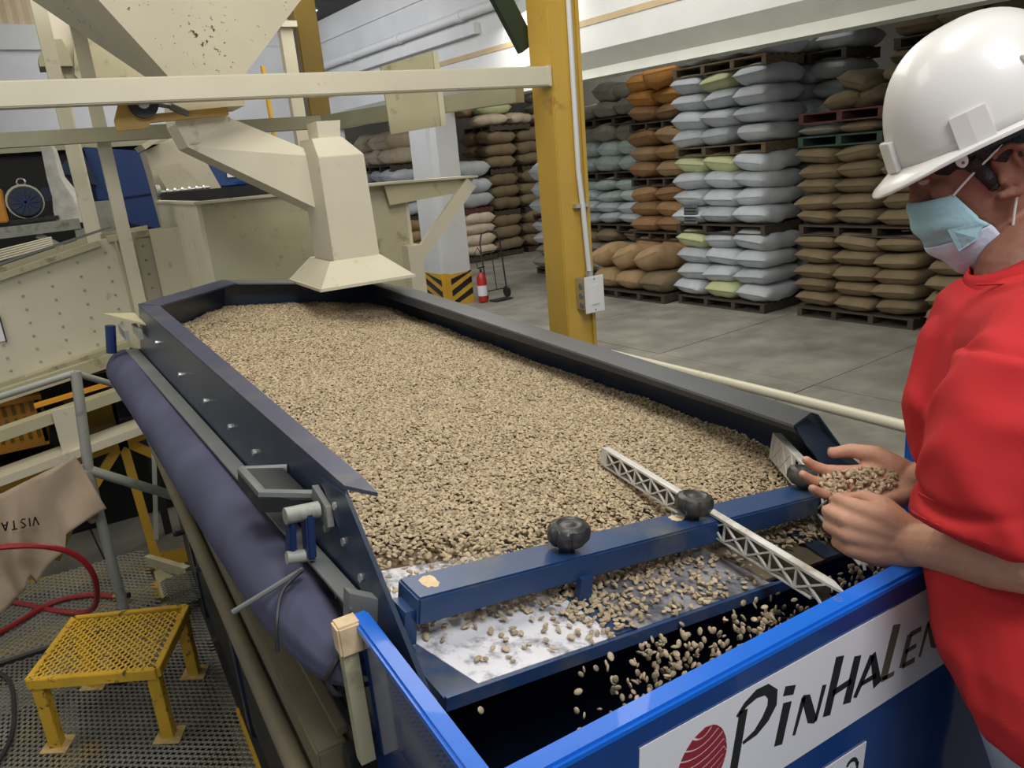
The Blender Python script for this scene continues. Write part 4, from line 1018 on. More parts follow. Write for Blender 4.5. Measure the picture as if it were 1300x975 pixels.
# rails: outer plates and folded rims
part('left_rail', MB().prism([D(CH, bL, -.12), D(CH, bL, yT), D(.175, bL, yT), D(-.10, bL, -.115), D(-.13, bL, -.15), D(.10, bL, -.12)], -D2 * 0.004), 'navy')
part('left_rail_end_plate', MB().prism([D(.27, bL - .004, yT - .012), D(.165, bL - .004, yT - .004), D(-.12, bL - .004, -.128), D(-.14, bL - .004, -.160), D(.10, bL - .004, -.075)], -D2 * 0.003), 'navy')
part('left_rim', MB().prism([D(CH + .01, bL - .004, yT), D(.175, bL - .004, yT), D(.125, bL + .026, yT + .002), D(.20, bL + .034, yT), D(CH - .03, bL + .055, yT)], DN * 0.006), 'rim')
part('left_rim_fold', MB().prism([D(CH - .03, bL + .055, yT), D(.20, bL + .034, yT), D(.20, bL + .034, yT - .02), D(CH - .03, bL + .055, yT - .02)], D2 * 0.003), 'navy')
def wall(a0, b0, a1, b1, nm, m='navy'):
    part(nm, MB().prism([D(a0, b0, -.12), D(a1, b1, -.12), D(a1, b1, yT), D(a0, b0, yT)], D1 * 0.005), m)
wall(CH, bL, FAR, .15, 'left_corner_wall')
wall(FAR, .15, FAR, .80, 'far_wall')
part('far_rim', MB().prism([D(FAR + .012, .145, yT), D(FAR + .012, .805, yT), D(FAR - .10, .77, yT), D(FAR - .10, .145, yT)], DN * 0.006), 'rim_grey')
part('left_corner_rim', MB().prism([D(CH + .01, bL - .004, yT + .001), D(FAR + .012, .145, yT + .001), D(FAR - .10, .175, yT + .001), D(CH - .03, bL + .055, yT + .001)], DN * 0.006), 'rim')
part('right_corner_wall', MB().prism([D(FAR, .80, -.12), D(CH + .3, bR, -.12), D(CH + .3, bR, yT), D(FAR, .80, yT)], -D1 * 0.005), 'navy')
part('right_rail', MB().prism([D(CH + .3, bR, -.12), D(CH + .3, bR, yT), D(.17, bR - .035, yT), D(.0, bR - .03, -.09), D(-.10, bR, -.15)], -D2 * 0.005), 'navy')
part('right_rim', MB().prism([D(FAR + .012, .805, yT + .001), D(CH + .3, bR + .004, yT + .001), D(.172, bR - .06, yT + .001), D(.13, bR - .18, yT - .004), D(FAR - .10, .765, yT + .001)], DN * 0.006), 'rim_grey')
part('right_rim_fold', MB().prism([D(FAR - .10, .765, yT), D(.13, bR - .18, yT - .004), D(.13, bR - .165, yT - .018), D(FAR - .10, .78, yT - .04)], D2 * 0.004), 'navy')
part('right_end_plate', MB().prism([D(.20, bR - .06, yT), D(.13, bR - .17, yT - .005), D(.02, bR - .12, -.09), D(-.02, bR + .01, -.09)], D1 * 0.006), 'navy')
# bolts on the outer plate
for a, c in ((1.62, -.01), (1.30, -.035), (1.02, -.035), (.80, -.035), (.62, -.035), (.20, .015), (.235, -.035), (.165, -.028), (.10, -.055)):
    part('bolt', MB().tube([D(a, bL - .004, c), D(a, bL - .010, c)], 0.0065, 8), 'steel')
# grey angle along the plate foot
ang = part('support_angle', MB().prism([D(1.97, bL - .008, -.10), D(.07, bL - .008, -.082), D(.07, bL - .008, -.145), D(1.97, bL - .008, -.15)], -D2 * 0.004).prism([D(1.97, bL - .008, -.10), D(.07, bL - .008, -.082), D(.07, bL - .035, -.085), D(1.97, bL - .045, -.103)], DN * 0.004), 'bracket')
for a in (1.5, 1.15, .9, .72, .5, .17, .12): part('bolt', MB().tube([D(a, bL - .010, -.115), D(a, bL - .017, -.115)], 0.0055, 8), 'steel', ang)
part('end_bracket', MB().prism([D(.075, bL - .035, -.06), D(.035, bL - .0, -.06), D(.035, bL - .0, -.15), D(.075, bL - .035, -.15)], D1 * .02), 'bracket')
part('corner_shelf', MB().prism([D(2.02, bL - .10, .01), D(2.02, bL - .005, .01), D(1.80, bL - .005, .01)], DN * 0.006), 'cream_dull')
cl = part('far_clamp', MB().tube([D(1.93, bL - .09, -.10), D(1.93, bL - .09, -.01)], 0.016, 10), 'blue_dark')
part('clamp_loop', MB().bar(D(1.93, bL - .06, -.02), D(1.80, bL - .06, -.02), 0.012, 0.03), 'steel', cl)
part('clamp_loop', MB().bar(D(1.93, bL - .02, -.02), D(1.80, bL - .02, -.02), 0.012, 0.03), 'steel', cl)
# handle
h = part('handle', MB().tube([D(.43, bL - .005, -.005), D(.45, bL - .075, -.005), D(.335, bL - .075, -.005), D(.30, bL - .005, -.005)], 0.009, 8), 'bracket', smooth=True)
part('handle_plate', MB().prism([D(.46, bL - .08, -.032), D(.44, bL - .008, -.032), D(.30, bL - .008, -.032), D(.325, bL - .08, -.032)], DN * .025).prism([D(.445, bL - .07, -.008), D(.43, bL - .014, -.008), D(.32, bL - .014, -.008), D(.335, bL - .07, -.008)], DN * .008), 'dark', h)
# clamp link with swivel rod
lk = part('clamp_link', MB().bar(D(.240, bL - .036, -.005), D(.225, bL - .036, -.075), 0.014, 0.026, D1).bar(D(.245, bL - .060, -.012), D(.240, bL - .060, -.068), 0.012, 0.022, D1), 'blue_dark', bevel=0.003)
part('pivot_pin', MB().tube([D(.240, bL - .070, -.006), D(.240, bL - .018, -.004)], 0.013, 12), 'galv', lk, smooth=True)
part('pivot_pin', MB().tube([D(.232, bL - .070, -.070), D(.230, bL - .028, -.072)], 0.010, 12), 'galv', lk, smooth=True)
part('hinge_plate', MB().prism([D(.275, bL - .006, .022), D(.215, bL - .006, .008), D(.205, bL - .006, -.020), D(.215, bL - .006, -.026), D(.275, bL - .006, .0)], -D2 * .010), 'bracket', lk)
part('release_rod', MB().tube([D(.215, bL - .05, -.085), D(.235, bL - .11, -.125), D(.25, bL - .145, -.150)], 0.0045, 8), 'bracket', smooth=True)
part('pull_cord', MB().tube(smoothpath([D(.215, bL - .05, -.085), D(.19, bL - .09, -.10), D(.16, bL - .108, -.13), D(.15, bL - .11, -.17)]), 0.003, 6), 'rubber', smooth=True)

# violet air bag: long cushion with a gathered near end
rings = []
N = 46
for i in range(N + 1):
    a = 0.045 + (1.98 - .045) * (i / N)
    s_ = 1.0
    if i < 8: s_ = math.sqrt(max(0.02, 1 - ((8 - i) / 8.2) ** 2))
    rr = 0.062 * s_
    cb, cc = bL - .042, -.168
    ring_ = []
    for k in range(28):
        t = 2 * PI * k / 28
        w = 1 + 0.02 * math.sin(3 * t + i * .21)
        if i < 9: w += 0.055 * math.sin(9 * t + 1.3) * (9 - i) / 9
        ring_.append(D(a, cb + rr * w * math.cos(t), cc + rr * 1.08 * w * math.sin(t)))
    rings.append(ring_)
part('air_bag', MB().loft(rings), 'bag', smooth=True, angle=None)
part('bag_tie', MB().tube([D(.055 + .004 * math.sin(k * 1.7), bL - .042 + .030 * math.cos(PI * k / 8), -.168 + .032 * math.sin(PI * k / 8)) for k in range(17)], .004, 6), 'rubber', smooth=True)

# machine body below
part('body_side', MB().box((0.215, 0.95, 0.66), (0.225, 3.6, 1.62)), 'dark')
part('body_far', MB().box((0.225, 3.58, 0.66), (1.36, 3.6, 1.62)), 'dark')
part('body_right', MB().box((1.36, 0.95, 0.66), (1.37, 3.6, 1.50)), 'navy')
part('body_front', MB().box((0.20, 0.93, 0.66), (1.36, 0.96, 1.60)), 'black')
part('upper_beam', MB().box((0.165, 0.98, 1.52), (0.215, 3.55, 1.585)), 'dusty_rail', bevel=0.004)
part('upper_beam', MB().box((0.185, 0.98, 1.46), (0.20, 3.55, 1.52)), 'dark')
part('lower_beam', MB().box((0.15, 0.98, 1.405), (0.20, 3.55, 1.445)), 'dusty_rail', bevel=0.004)
part('tray_ledge', MB().box((0.20, 0.98, 1.60), (0.34, 3.5, 1.612)), 'dusty_rail')
part('round_rail', MB().tube([(0.148, 0.7, 1.50), (0.148, 3.5, 1.50)], 0.018, 12), 'dusty_rail', smooth=True)
for y0, y1 in ((1.0, 1.48), (1.56, 2.25), (2.33, 3.1), (3.16, 3.55)):
    part('access_door', MB().box((0.203, y0, 0.74), (0.214, y1, 1.38)), 'dark', bevel=0.003)
for y in (1.52, 2.29, 3.13):
    part('corner_post', MB().box((0.195, y - .035, 0.66), (0.214, y + .035, 1.42)), 'navy')
for y, z in ((1.53, 1.12), (2.5, 1.2), (3.35, .98)):
    kn = part('latch_knob', MB().tube([(0.203, y, z), (0.165, y, z)], 0.012, 10), 'rubber', smooth=True)
    part('knob_grip', MB().bar((0.165, y - .03, z + .01), (0.165, y + .03, z - .01), 0.014, 0.014), 'rubber', kn)
part('skid', MB().box((0.19, 0.98, 0.65), (0.25, 3.6, 0.69)), 'dark')
part('foot', MB().box((0.25, 1.1, 0.0), (0.40, 1.25, 0.66)).box((0.25, 3.3, 0), (0.4, 3.45, 0.66)).box((1.1, 1.1, 0.0), (1.25, 1.25, 0.66)).box((1.1, 3.3, 0), (1.25, 3.45, 0.66)), 'dark')
part('deck_spring_leg', MB().box((0.36, 3.1, 1.5), (0.42, 3.2, 1.72)).box((1.16, 3.1, 1.5), (1.22, 3.2, 1.66)).box((0.36, 1.2, 1.5), (0.42, 1.3, 1.66)).box((1.16, 1.2, 1.5), (1.22, 1.3, 1.60)), 'dark')

# knob bar across the deck
bar_ = part('knob_bar', MB().box((-.031, bL + .015, -.068), (.031, .84, -.028), D), 'navy_bar', bevel=0.003)
cm_ = MB()
for s in range(2):
    pts = []
    cx, cy, R_ = ((.004, -.232, .019), (.012, .245, .022))[s]
    for k in range(18):
        t = 2 * PI * k / 18
        r = R_ * (0.8 + 0.35 * noise.noise(Vector((math.cos(t) * 2 + s * 9, math.sin(t) * 2, 1))))
        pts.append(D(cx + r * math.cos(t) * (1.1 if s == 0 else .7), cy + r * math.sin(t) * .8, -.0285))
    cm_ = MB().prism(pts, DN * 0.0008)
    part('paint_chip', cm_, 'chip', bar_)
part('bar_end_foot', MB().box((-.02, bL + .002, -.10), (.02, bL + .02, -.05), D), 'navy_bar', bar_)
def knob(b, a=0.0, tilt=0.0, dz=0.0):
    rings = []
    for (r, c, lob) in ((.012, -.028, 0), (.014, -.018, 0), (.026, -.016, .06), (.0325, -.008, .10), (.033, .004, .10), (.029, .011, .05), (.020, .014, 0), (.016, .0115, 0), (.009, .0115, 0), (.006, .013, 0)):
        ring_ = []
        for k in range(42):
            t = 2 * PI * k / 42
            lobes = 1 - lob * max(0, math.cos(7 * t)) ** 3 * 1.4
            x, y = r * lobes * math.cos(t), r * lobes * math.sin(t)
            ring_.append(D(a + x, b + y, c + dz + tilt * y))
        rings.append(ring_)
    k_ = part('knob', MB().loft(rings), 'knob', bar_, smooth=True)
    return k_
knob(0.0, 0.0, 0.1)
knob(0.272, 0.002, 0.05)
knob(0.585, 0.008, 0.0)
part('knob_stub', MB().box((-.04, .0, -.10), (-.028, .022, -.06), D), 'navy_bar', bar_)

# lattice dividers
def lattice(P, Q, h, w, n, name, c0):
    """divider from P to Q in the deck plane (a, b), truss face on its left side"""
    P, Q = Vector(P), Vector(Q)
    L = (Q - P).length
    d = (Q - P) / L
    nn = Vector((-d.y, d.x))
    def F(x, y, z):
        p = P + d * x + nn * y
        return D(p.x, p.y, z)
    f_ = part(name, MB().prism([F(0, -w / 2, c0 + h), F(L - .03, -w / 2, c0 + h), F(L, 0, c0 + h * .9), F(L - .03, w / 2, c0 + h), F(0, w / 2, c0 + h)], DN * 0.004), 'fin')
    part('bottom_flange', MB().prism([F(0, -w / 2, c0), F(L - .05, -w / 2, c0), F(L - .05, w / 2, c0), F(0, w / 2, c0)], DN * 0.003), 'fin', f_)
    part('end_plate', MB().box((0, -w / 2, c0), (.022, w / 2, c0 + h), F), 'fin', f_)
    for i in range(n):
        x0 = .02 + (L - .05) * i / n; x1 = .02 + (L - .05) * (i + 1) / n
        for (za, zb) in ((c0 + .002, c0 + h), (c0 + h, c0 + .002)):
            part('lattice_rib', MB().bar(F(x0, w * .42, za), F(x1, w * .42, zb), 0.003, 0.0038, nn.x * D1 + nn.y * D2), 'fin', f_)
        part('lattice_rib', MB().bar(F(x0, w * .42, c0), F(x0, w * .42, c0 + h), 0.003, 0.0035, nn.x * D1 + nn.y * D2), 'fin', f_)
    part('back_web', MB().box((.01, -w * .35, c0), (L - .03, -w * .35 + .002, c0 + h), F), 'screen', f_)
    return f_
lattice((.345, .372), (-.29, .268), 0.034, 0.018, 11, 'lattice_divider', -.060)
l2_ = lattice((.235, .800), (-.245, .435), 0.056, 0.020, 9, 'lattice_divider', -.068)
part('solid_cheek', MB().prism([D(.237, .790, -.066), D(.10, .686, -.066), D(.10, .686, -.010), D(.237, .790, -.010)], (D1 * .6 - D2 * .8) * -.002), 'fin', l2_)

# ================================================================== blue discharge chute in front
dc = thing('discharge_chute', 'bright blue discharge chute lettered PINHALENSE on its front', 'chute', (0.83, 0.7, 0.65))
def cpart(name, mb, m, p=None, **k): return mk(name, mb, M[m], p or dc, **k)
cpart('front_panel', MB().box((0.232, 0.526, 0.95), (1.44, 0.532, 1.823)), 'blue_panel')
cpart('front_rim', MB().box((0.232, 0.526, 1.820), (1.44, 0.556, 1.834)), 'blue', bevel=0.004)
cpart('front_rim_fold', MB().box((0.235, 0.548, 1.78), (1.44, 0.556, 1.825)), 'blue')
cpart('left_panel', MB().box((0.232, 0.532, 0.95), (0.238, 0.905, 1.823)), 'blue_panel')
cpart('left_rim', MB().box((0.228, 0.53, 1.818), (0.252, 0.908, 1.834)), 'blue', bevel=0.004)
cpart('right_panel', MB().box((1.434, 0.532, 0.95), (1.44, 0.905, 1.823)), 'blue')
cpart('right_rim', MB().box((1.418, 0.53, 1.818), (1.444, 0.908, 1.834)), 'blue', bevel=0.004)
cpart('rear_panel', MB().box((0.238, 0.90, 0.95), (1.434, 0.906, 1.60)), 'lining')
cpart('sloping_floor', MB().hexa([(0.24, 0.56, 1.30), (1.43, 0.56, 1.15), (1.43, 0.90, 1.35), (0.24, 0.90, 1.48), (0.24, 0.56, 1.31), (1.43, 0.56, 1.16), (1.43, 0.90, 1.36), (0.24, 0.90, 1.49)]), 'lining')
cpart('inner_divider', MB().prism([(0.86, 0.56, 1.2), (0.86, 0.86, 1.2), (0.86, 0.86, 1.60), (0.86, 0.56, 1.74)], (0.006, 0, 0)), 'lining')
cpart('side_post', MB().box((0.205, 0.885, 1.615), (0.226, 0.905, 1.80)), 'cream_dull')
cpart('post_clip', MB().box((0.202, 0.88, 1.79), (0.236, 0.91, 1.835)), 'chip', bevel=0.003)
cpart('leg', MB().box((0.26, 0.56, 0.0), (0.32, 0.62, 0.95)), 'blue_dark'); cpart('leg', MB().box((1.36, 0.56, 0.0), (1.42, 0.62, 0.95)), 'blue_dark')
cpart('leg', MB().box((0.26, 0.84, 0.0), (0.32, 0.90, 0.95)), 'blue_dark'); cpart('leg', MB().box((1.36, 0.84, 0.0), (1.42, 0.90, 0.95)), 'blue_dark')
sg = cpart('name_sign', MB().prism([(0.395, 0.5255, 1.655), (1.20, 0.5255, 1.655), (1.20, 0.5255, 1.795), (0.406, 0.5255, 1.800)], (0, -0.0012, 0)), 'decal')
O_ = Vector((0, 0.5243, 0)); UX = Vector((1, 0, 0)); UZ = Vector((0, 0, 1)); UN = Vector((0, -1, 0))
def letters(nm, segs, m): return strokes(nm, [[(x, z, w * 1.28) for x, z, w in s] for s in segs], O_, UX, UZ, UN, M[m], sg, 0.0006)
def arc(cx, cz, rx, rz, a0, a1, w0, w1, n=10):
    return [(cx + rx * math.cos(math.radians(a0 + (a1 - a0) * i / n)), cz + rz * math.sin(math.radians(a0 + (a1 - a0) * i / n)), w0 + (w1 - w0) * math.sin(PI * i / n)) for i in range(n + 1)]
letters('letter_p', [[(.5335, 1.670, .010), (.5565, 1.774, .010)], [(.546, 1.770, .003), (.560, 1.780, .006), (.577, 1.786, .009), (.594, 1.784, .011), (.604, 1.773, .013), (.603, 1.758, .013), (.592, 1.744, .011), (.576, 1.733, .007), (.555, 1.729, .003)]], 'ink')
letters('letter_i', [[(.6145, 1.6945, .011), (.6295, 1.749, .0115)], [(.6305, 1.7585, .0145), (.6345, 1.770, .0145)]], 'ink')
letters('letter_n', [[(.642, 1.695, .004), (.6585, 1.742, .006)], [(.656, 1.7425, .005), (.663, 1.738, .011), (.674, 1.703, .012), (.681, 1.696, .005)], [(.681, 1.6955, .004), (.696, 1.742, .006)]], 'ink')
letters('letter_h', [[(.702, 1.693, .011), (.724, 1.771, .012)], [(.741, 1.693, .012), (.759, 1.756, .011)], [(.712, 1.722, .007), (.748, 1.7235, .007)]], 'ink')
letters('letter_a', [[(.757, 1.694, .006), (.789, 1.743, .009)], [(.790, 1.745, .008), (.803, 1.692, .013)], [(.768, 1.709, .005), (.799, 1.7085, .006)]], 'ink')
letters('letter_l', [[(.815, 1.694, .012), (.8375, 1.769, .013)], [(.812, 1.6955, .006), (.838, 1.6935, .005)]], 'ink_reflect')
letters('letter_e', [[(.8545, 1.695, .009), (.868, 1.741, .009)], [(.856, 1.696, .006), (.883, 1.6945, .006)], [(.860, 1.717, .005), (.884, 1.7165, .005)], [(.868, 1.740, .006), (.893, 1.7395, .006)]], 'ink_reflect')
letters('letter_n', [[(.894, 1.694, .004), (.909, 1.741, .006)], [(.907, 1.742, .005), (.914, 1.737, .010), (.926, 1.701, .011), (.933, 1.694, .005)], [(.933, 1.694, .004), (.948, 1.743, .006)]], 'ink_reflect')
letters('letter_s', [[(.990, 1.737, .005), (.975, 1.742, .006), (.963, 1.733, .008), (.970, 1.721, .009), (.981, 1.711, .009), (.978, 1.698, .007), (.965, 1.693, .006), (.950, 1.698, .005)]], 'ink_reflect')
letters('letter_e', [[(.9985, 1.695, .009), (1.012, 1.741, .009)], [(1.0, 1.696, .006), (1.027, 1.6945, .006)], [(1.004, 1.717, .005), (1.028, 1.7165, .005)], [(1.012, 1.740, .006), (1.037, 1.7395, .006)]], 'ink_reflect')
# striped globe
cxg, czg, rg = 0.490, 1.728, 0.047
for k in range(11):
    z0 = -1.08 + 2 * k / 10; z1 = z0 + 0.162
    up_, dn_ = [], []
    for i in range(15):
        x = -1 + 2 * i / 14
        sag = 0.20 * (x * x) - .10 + .12 * x
        for lst, zz in ((dn_, z0), (up_, z1)):
            z = zz + sag
            xw = math.sqrt(max(0.0, 1 - min(1, zz * zz)))
            X = x * xw
            zc = max(-math.sqrt(max(0, 1 - X * X)), min(math.sqrt(max(0, 1 - X * X)), z))
            lst.append(Vector((cxg + X * rg * .82 + zc * .008, 0.5236, czg + zc * rg * 1.12)))
    mb = MB()
    vs = dn_ + up_
    mb.add(vs, [(i, i + 1, 15 + i + 1, 15 + i) for i in range(14)])
    o = mk('globe_stripe', mb, M['logo_red'], sg)
    so = o.modifiers.new('t', 'SOLIDIFY'); so.thickness = 0.0006
s2 = cpart('model_sign', MB().prism([(0.60, 0.5255, 1.50), (0.775, 0.5255, 1.50), (0.787, 0.5255, 1.609), (0.60, 0.5255, 1.612)], (0, -0.0012, 0)), 'decal')
strokes('mark', [arc(.757, 1.583, .011, .012, 150, -10, .004, .006), [(.746, 1.570, .004), (.768, 1.566, .005), (.770, 1.585, .005)]], O_, UX, UZ, UN, M['ink'], s2, 0.0006)

tag(mk('floor_handrail', MB().tube([(2.45, 3.25, 1.33), (2.30, 1.35, 1.425)], 0.021, 12), M['cream'], None, True), 'pale plastic pipe running behind the right side of the deck', 'pipe')
rs = thing('pipe_stand', 'grey stand holding the pale pipe behind the deck', 'stand', (2.3, 1.6, 0))
for y, x in ((1.4, 2.302), (3.2, 2.446)): mk('leg', MB().box((x - .02, y, 0), (x + .02, y + .04, 1.40 if y < 2 else 1.31)), M['galv'], rs)

# ================================================================== the worker
wk = thing('person', 'person in white hard hat, face mask and red shirt holding beans in an open palm', 'person', (1.02, 0.38, 0.65))
PIT = math.radians(24)
hd = Vector((-0.709, 0.711, 0)).normalized()
HF = (hd * math.cos(PIT) - Vector((0, 0, 1)) * math.sin(PIT)).normalized()
HU = (Vector((0, 0, 1)) * math.cos(PIT) + hd * math.sin(PIT)).normalized()
HS = HU.cross(HF).normalized()          # the person's left, towards the near side
HC = Vector((1.130, 0.594, 2.318)) - HS * 0.075
def HP(f, u, s=0.0): return HC + HF * f + HU * u + HS * s
B = MB()
# head: stacked slices  (height, front, back, half width)
prof = [(-.112, .070, .045, .014), (-.104, .080, .020, .034), (-.085, .088, -.020, .050), (-.055, .092, -.050, .060), (-.02, .090, -.075, .066), (.02, .088, -.092, .070),
        (.05, .092, -.098, .073), (.075, .094, -.100, .075), (.105, .086, -.099, .075), (.135, .064, -.085, .064), (.155, .030, -.058, .044), (.166, .0, -.03, .018)]
rings = []
for (u, fr_, bk, w) in prof:
    c = (fr_ + bk) / 2; hh = (fr_ - bk) / 2
    rg_ = []
    for k in range(32):
        t = 2 * PI * k / 32
        x = math.copysign(abs(math.cos(t)) ** .85, math.cos(t)); y = math.copysign(abs(math.sin(t)) ** .9, math.sin(t))
        ww = w * (1 - .18 * max(0, x) ** 2)
        rg_.append(HP(c + hh * x, u, ww * y))
    rings.append(rg_)
B.loft(rings)
AX = (HF, HS, HU)
B.ball(HP(.092, .004), (.017, .014, .022), 12, 8, AX)                     # nose tip
B.caps([HP(.092, .045), HP(.094, .01)], [.007, .009], 10)                  # bridge
B.ball(HP(.078, .050, .034), (.016, .028, .008), 12, 8, AX); B.ball(HP(.078, .050, -.034), (.016, .028, .008), 12, 8, AX)   # brow ridge
B.ball(HP(.066, .010, .040), (.020, .020, .020), 12, 8, AX); B.ball(HP(.066, .010, -.040), (.020, .020, .020), 12, 8, AX)   # cheekbones
B.ball(HP(.090, -.045), (.014, .024, .012), 12, 8, AX); B.ball(HP(.078, -.094), (.012, .02, .012), 12, 8, AX)                # mouth, chin
B.ball(HP(.080, .040, .032), (.012, .015, .008), 12, 8, AX)                # eyelids
B.ball(HP(.080, .040, -.032), (.012, .015, .008), 12, 8, AX)
# ears: curved rims with lobe and tragus
for sg_ in (1, -1):
    pts = [HP(.010 + .002, -.026, sg_ * .071), HP(-.006, -.030, sg_ * .078), HP(-.020, -.014, sg_ * .084), HP(-.029, .008, sg_ * .090), HP(-.027, .028, sg_ * .091), HP(-.012, .037, sg_ * .086), HP(.005, .032, sg_ * .078), HP(.008, .020, sg_ * .074)]
    B.caps(pts, [.0065, .0068, .0052, .0050, .0052, .0050, .0048, .0040], 8)
    B.caps([HP(-.016, .022, sg_ * .083), HP(-.020, .0, sg_ * .082), HP(-.008, -.015, sg_ * .077)], [.004, .0045, .004], 8)
    B.ball(HP(-.010, .0, sg_ * .074), (.020, .005, .030), 10, 8, AX)
    B.ball(HP(.007, -.006, sg_ * .075), (.005, .005, .008), 8, 6, AX)
# neck and trunk under the shirt
NK = Vector((1.145, .578, 2.185))
B.caps([HP(-.035, -.02), HP(-.045, -.09), NK, Vector((1.125, .545, 2.10))], [.055, .050, .050, .07], 16)
B.caps([HP(.04, -.085), HP(-.02, -.12), NK], [.042, .045, .048], 14)
B.caps([Vector((1.125, .545, 2.10)), Vector((1.085, .515, 1.97)), Vector((.97, .435, 1.86)), Vector((.94, .37, 1.69))], [.070, .08, .07, .07], 16)
# left arm
LS, LE, LW_, LK = Vector((.965, .430, 2.130)), Vector((.845, .374, 1.930)), Vector((.895, .547, 1.857)), Vector((.858, .611, 1.868))
B.caps([Vector((1.10, .53, 2.10)), LS, Vector((.888, .420, 2.035)), LE], [.045, .040, .036, .040], 14)
B.caps([LE, LE.lerp(LW_, .3), LE.lerp(LW_, .65), LW_], [.041, .041, .033, .0265], 14)
# right arm
RS, RE, RW = Vector((1.26, .655, 2.11)), Vector((1.205, .58, 1.88)), Vector((1.062, .644, 1.868))
B.caps([Vector((1.14, .55, 2.08)), RS, RE], [.05, .040, .040], 14)
B.caps([RE, RE.lerp(RW, .5), RW], [.042, .036, .0265], 14)
# right hand: open palm up, fingers lightly curled, thumb away
f = Vector((-.739, .658, -.149)).normalized()
l = Vector((.498, .681, .535)); l = (l - f * l.dot(f)).normalized()
n = l.cross(f).normalized()
if n.z < 0: n = -n
def RH(x, y, z=0): return RW + f * x + l * y + n * z
kn = [(.088, .030, .002), (.092, .0095, -.003), (.088, -.011, -.003), (.079, -.030, .003)]
for (x, y, z) in kn:
    B.caps([RH(0, y * .45, -.002), RH(x * .5, y * .85, -.005), RH(x, y, z)], [.0185, .0150, .0108], 12)
B.ball(RH(.045, 0, -.008), (.048, .036, .013), 14, 10, (f, l, n))
B.ball(RH(.030, -.026, .002), (.034, .014, .013), 12, 8, (f, l, n))       # heel of the little-finger side
def finger(start, L3, angs, rs, base_dir, up, spread=0.0, side=None):
    pts = [start]; d = base_dir.copy(); ang = 0
    p = start.copy()
    for Ls, an in zip(L3, angs):
        ang += an
        dd = (base_dir * math.cos(ang) + up * math.sin(ang))
        if side is not None: dd = (dd + side * spread).normalized()
        p = p + dd * Ls
        pts.append(p.copy())
    B.caps(pts, rs, 10)
    return pts
R_ = math.radians
tips = []
for (x, y, z), (a_, b_, c_), sp in zip(kn, ((.042, .025, .020), (.045, .028, .021), (.042, .026, .020), (.032, .020, .018)), (.06, .01, -.05, -.12)):
    tips.append(finger(RH(x, y, z), (a_, b_, c_), (R_(14), R_(26), R_(18)), [.0104, .0092, .0086, .0072], f, n, sp, l))
th = [RH(.020, .022, .004), RH(.050, .050, .010), RH(.084, .062, .014), RH(.112, .062, .014)]
B.caps(th, [.0185, .0150, .0118, .0095], 12)
B.caps([RH(.030, .018, .0), RH(.062, .036, .0)], [.016, .010], 12)
# left hand: loosely closed, back of the hand towards us
f2 = (LK - LW_).normalized()
l2 = Vector((.2157, .2027, .9552)); l2 = (l2 - f2 * l2.dot(f2)).normalized()
n2 = l2.cross(f2).normalized()
if n2.dot(-LK + Vector((0, 0, 2.4))) < 0: n2 = -n2
def LH(x, y, z=0): return LW_ + f2 * x + l2 * y + n2 * z
kl = [(.078, .030, .000), (.084, .010, .004), (.080, -.010, .003), (.070, -.029, -.002)]
for (x, y, z) in kl:
    B.caps([LH(0, y * .5, 0), LH(x * .5, y * .9, .002), LH(x, y, z)], [.0200, .0165, .0122], 12)
B.ball(LH(.042, 0, -.006), (.046, .036, .017), 14, 10, (f2, l2, n2))
for (x, y, z), (a_, b_, c_) in zip(kl, ((.036, .024, .019), (.040, .026, .020), (.037, .024, .019), (.028, .019, .017))):
    finger(LH(x, y, z), (a_, b_, c_), (R_(48), R_(62), R_(42)), [.0118, .0098, .0090, .0076], f2, -n2)
B.caps([LH(.015, .022, -.008), LH(.042, .038, -.020), LH(.070, .040, -.036), LH(.088, .030, -.046)], [.0170, .0140, .0115, .0095], 12)
# legs
PH = Vector((.985, .34, 1.62))
sd = Vector((-.709, -.711, 0))
for s in (1, -1):
    hip = PH + sd * (.085 * s)
    knee = Vector((hip.x + .03 - .01 * s, hip.y - .02, 1.14)); ank = Vector((hip.x + .04, hip.y - .06, .735))
    B.caps([hip, hip.lerp(knee, .5), knee, knee.lerp(ank, .4), ank], [.080, .070, .052, .050, .035], 14)
    B.caps([ank - Vector((0, 0, .03)), ank + hd * .14 - Vector((0, 0, .055))], [.035, .028], 12)
B.caps([PH + sd * .06, PH - sd * .06], [.095, .095], 14)
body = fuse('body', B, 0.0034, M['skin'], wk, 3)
# nails and eye
for k, tp in enumerate(tips):
    d = (tp[3] - tp[2]).normalized()
    mk('fingernail', MB().ball(tp[3] - n * .0055 + d * .001, (.0052, .0042, .0016), 8, 6, (d, l, n)), mat('nail', (.60, .36, .27), .3) if k == 0 else bpy.data.materials['nail'], wk, True)
dth = (th[3] - th[2]).normalized()
mk('fingernail', MB().ball(th[3] + l * .0078 + dth * .001, (.0062, .0016, .0050), 8, 6, (dth, l, n)), bpy.data.materials['nail'], wk, True)
for s in (1, -1):
    mk('eye', MB().ball(HP(.0835, .034, .032 * s), (.0085, .010, .0075), 12, 8, AX), mat('eye_white', (.35, .30, .27), .2) if s == 1 else bpy.data.materials['eye_white'], wk, True)
    mk('eyebrow', MB().caps([HP(.093, .050, .018 * s), HP(.090, .054, .036 * s), HP(.078, .052, .055 * s)], [.0035, .0042, .0025], 8), M['hair'], wk, True)

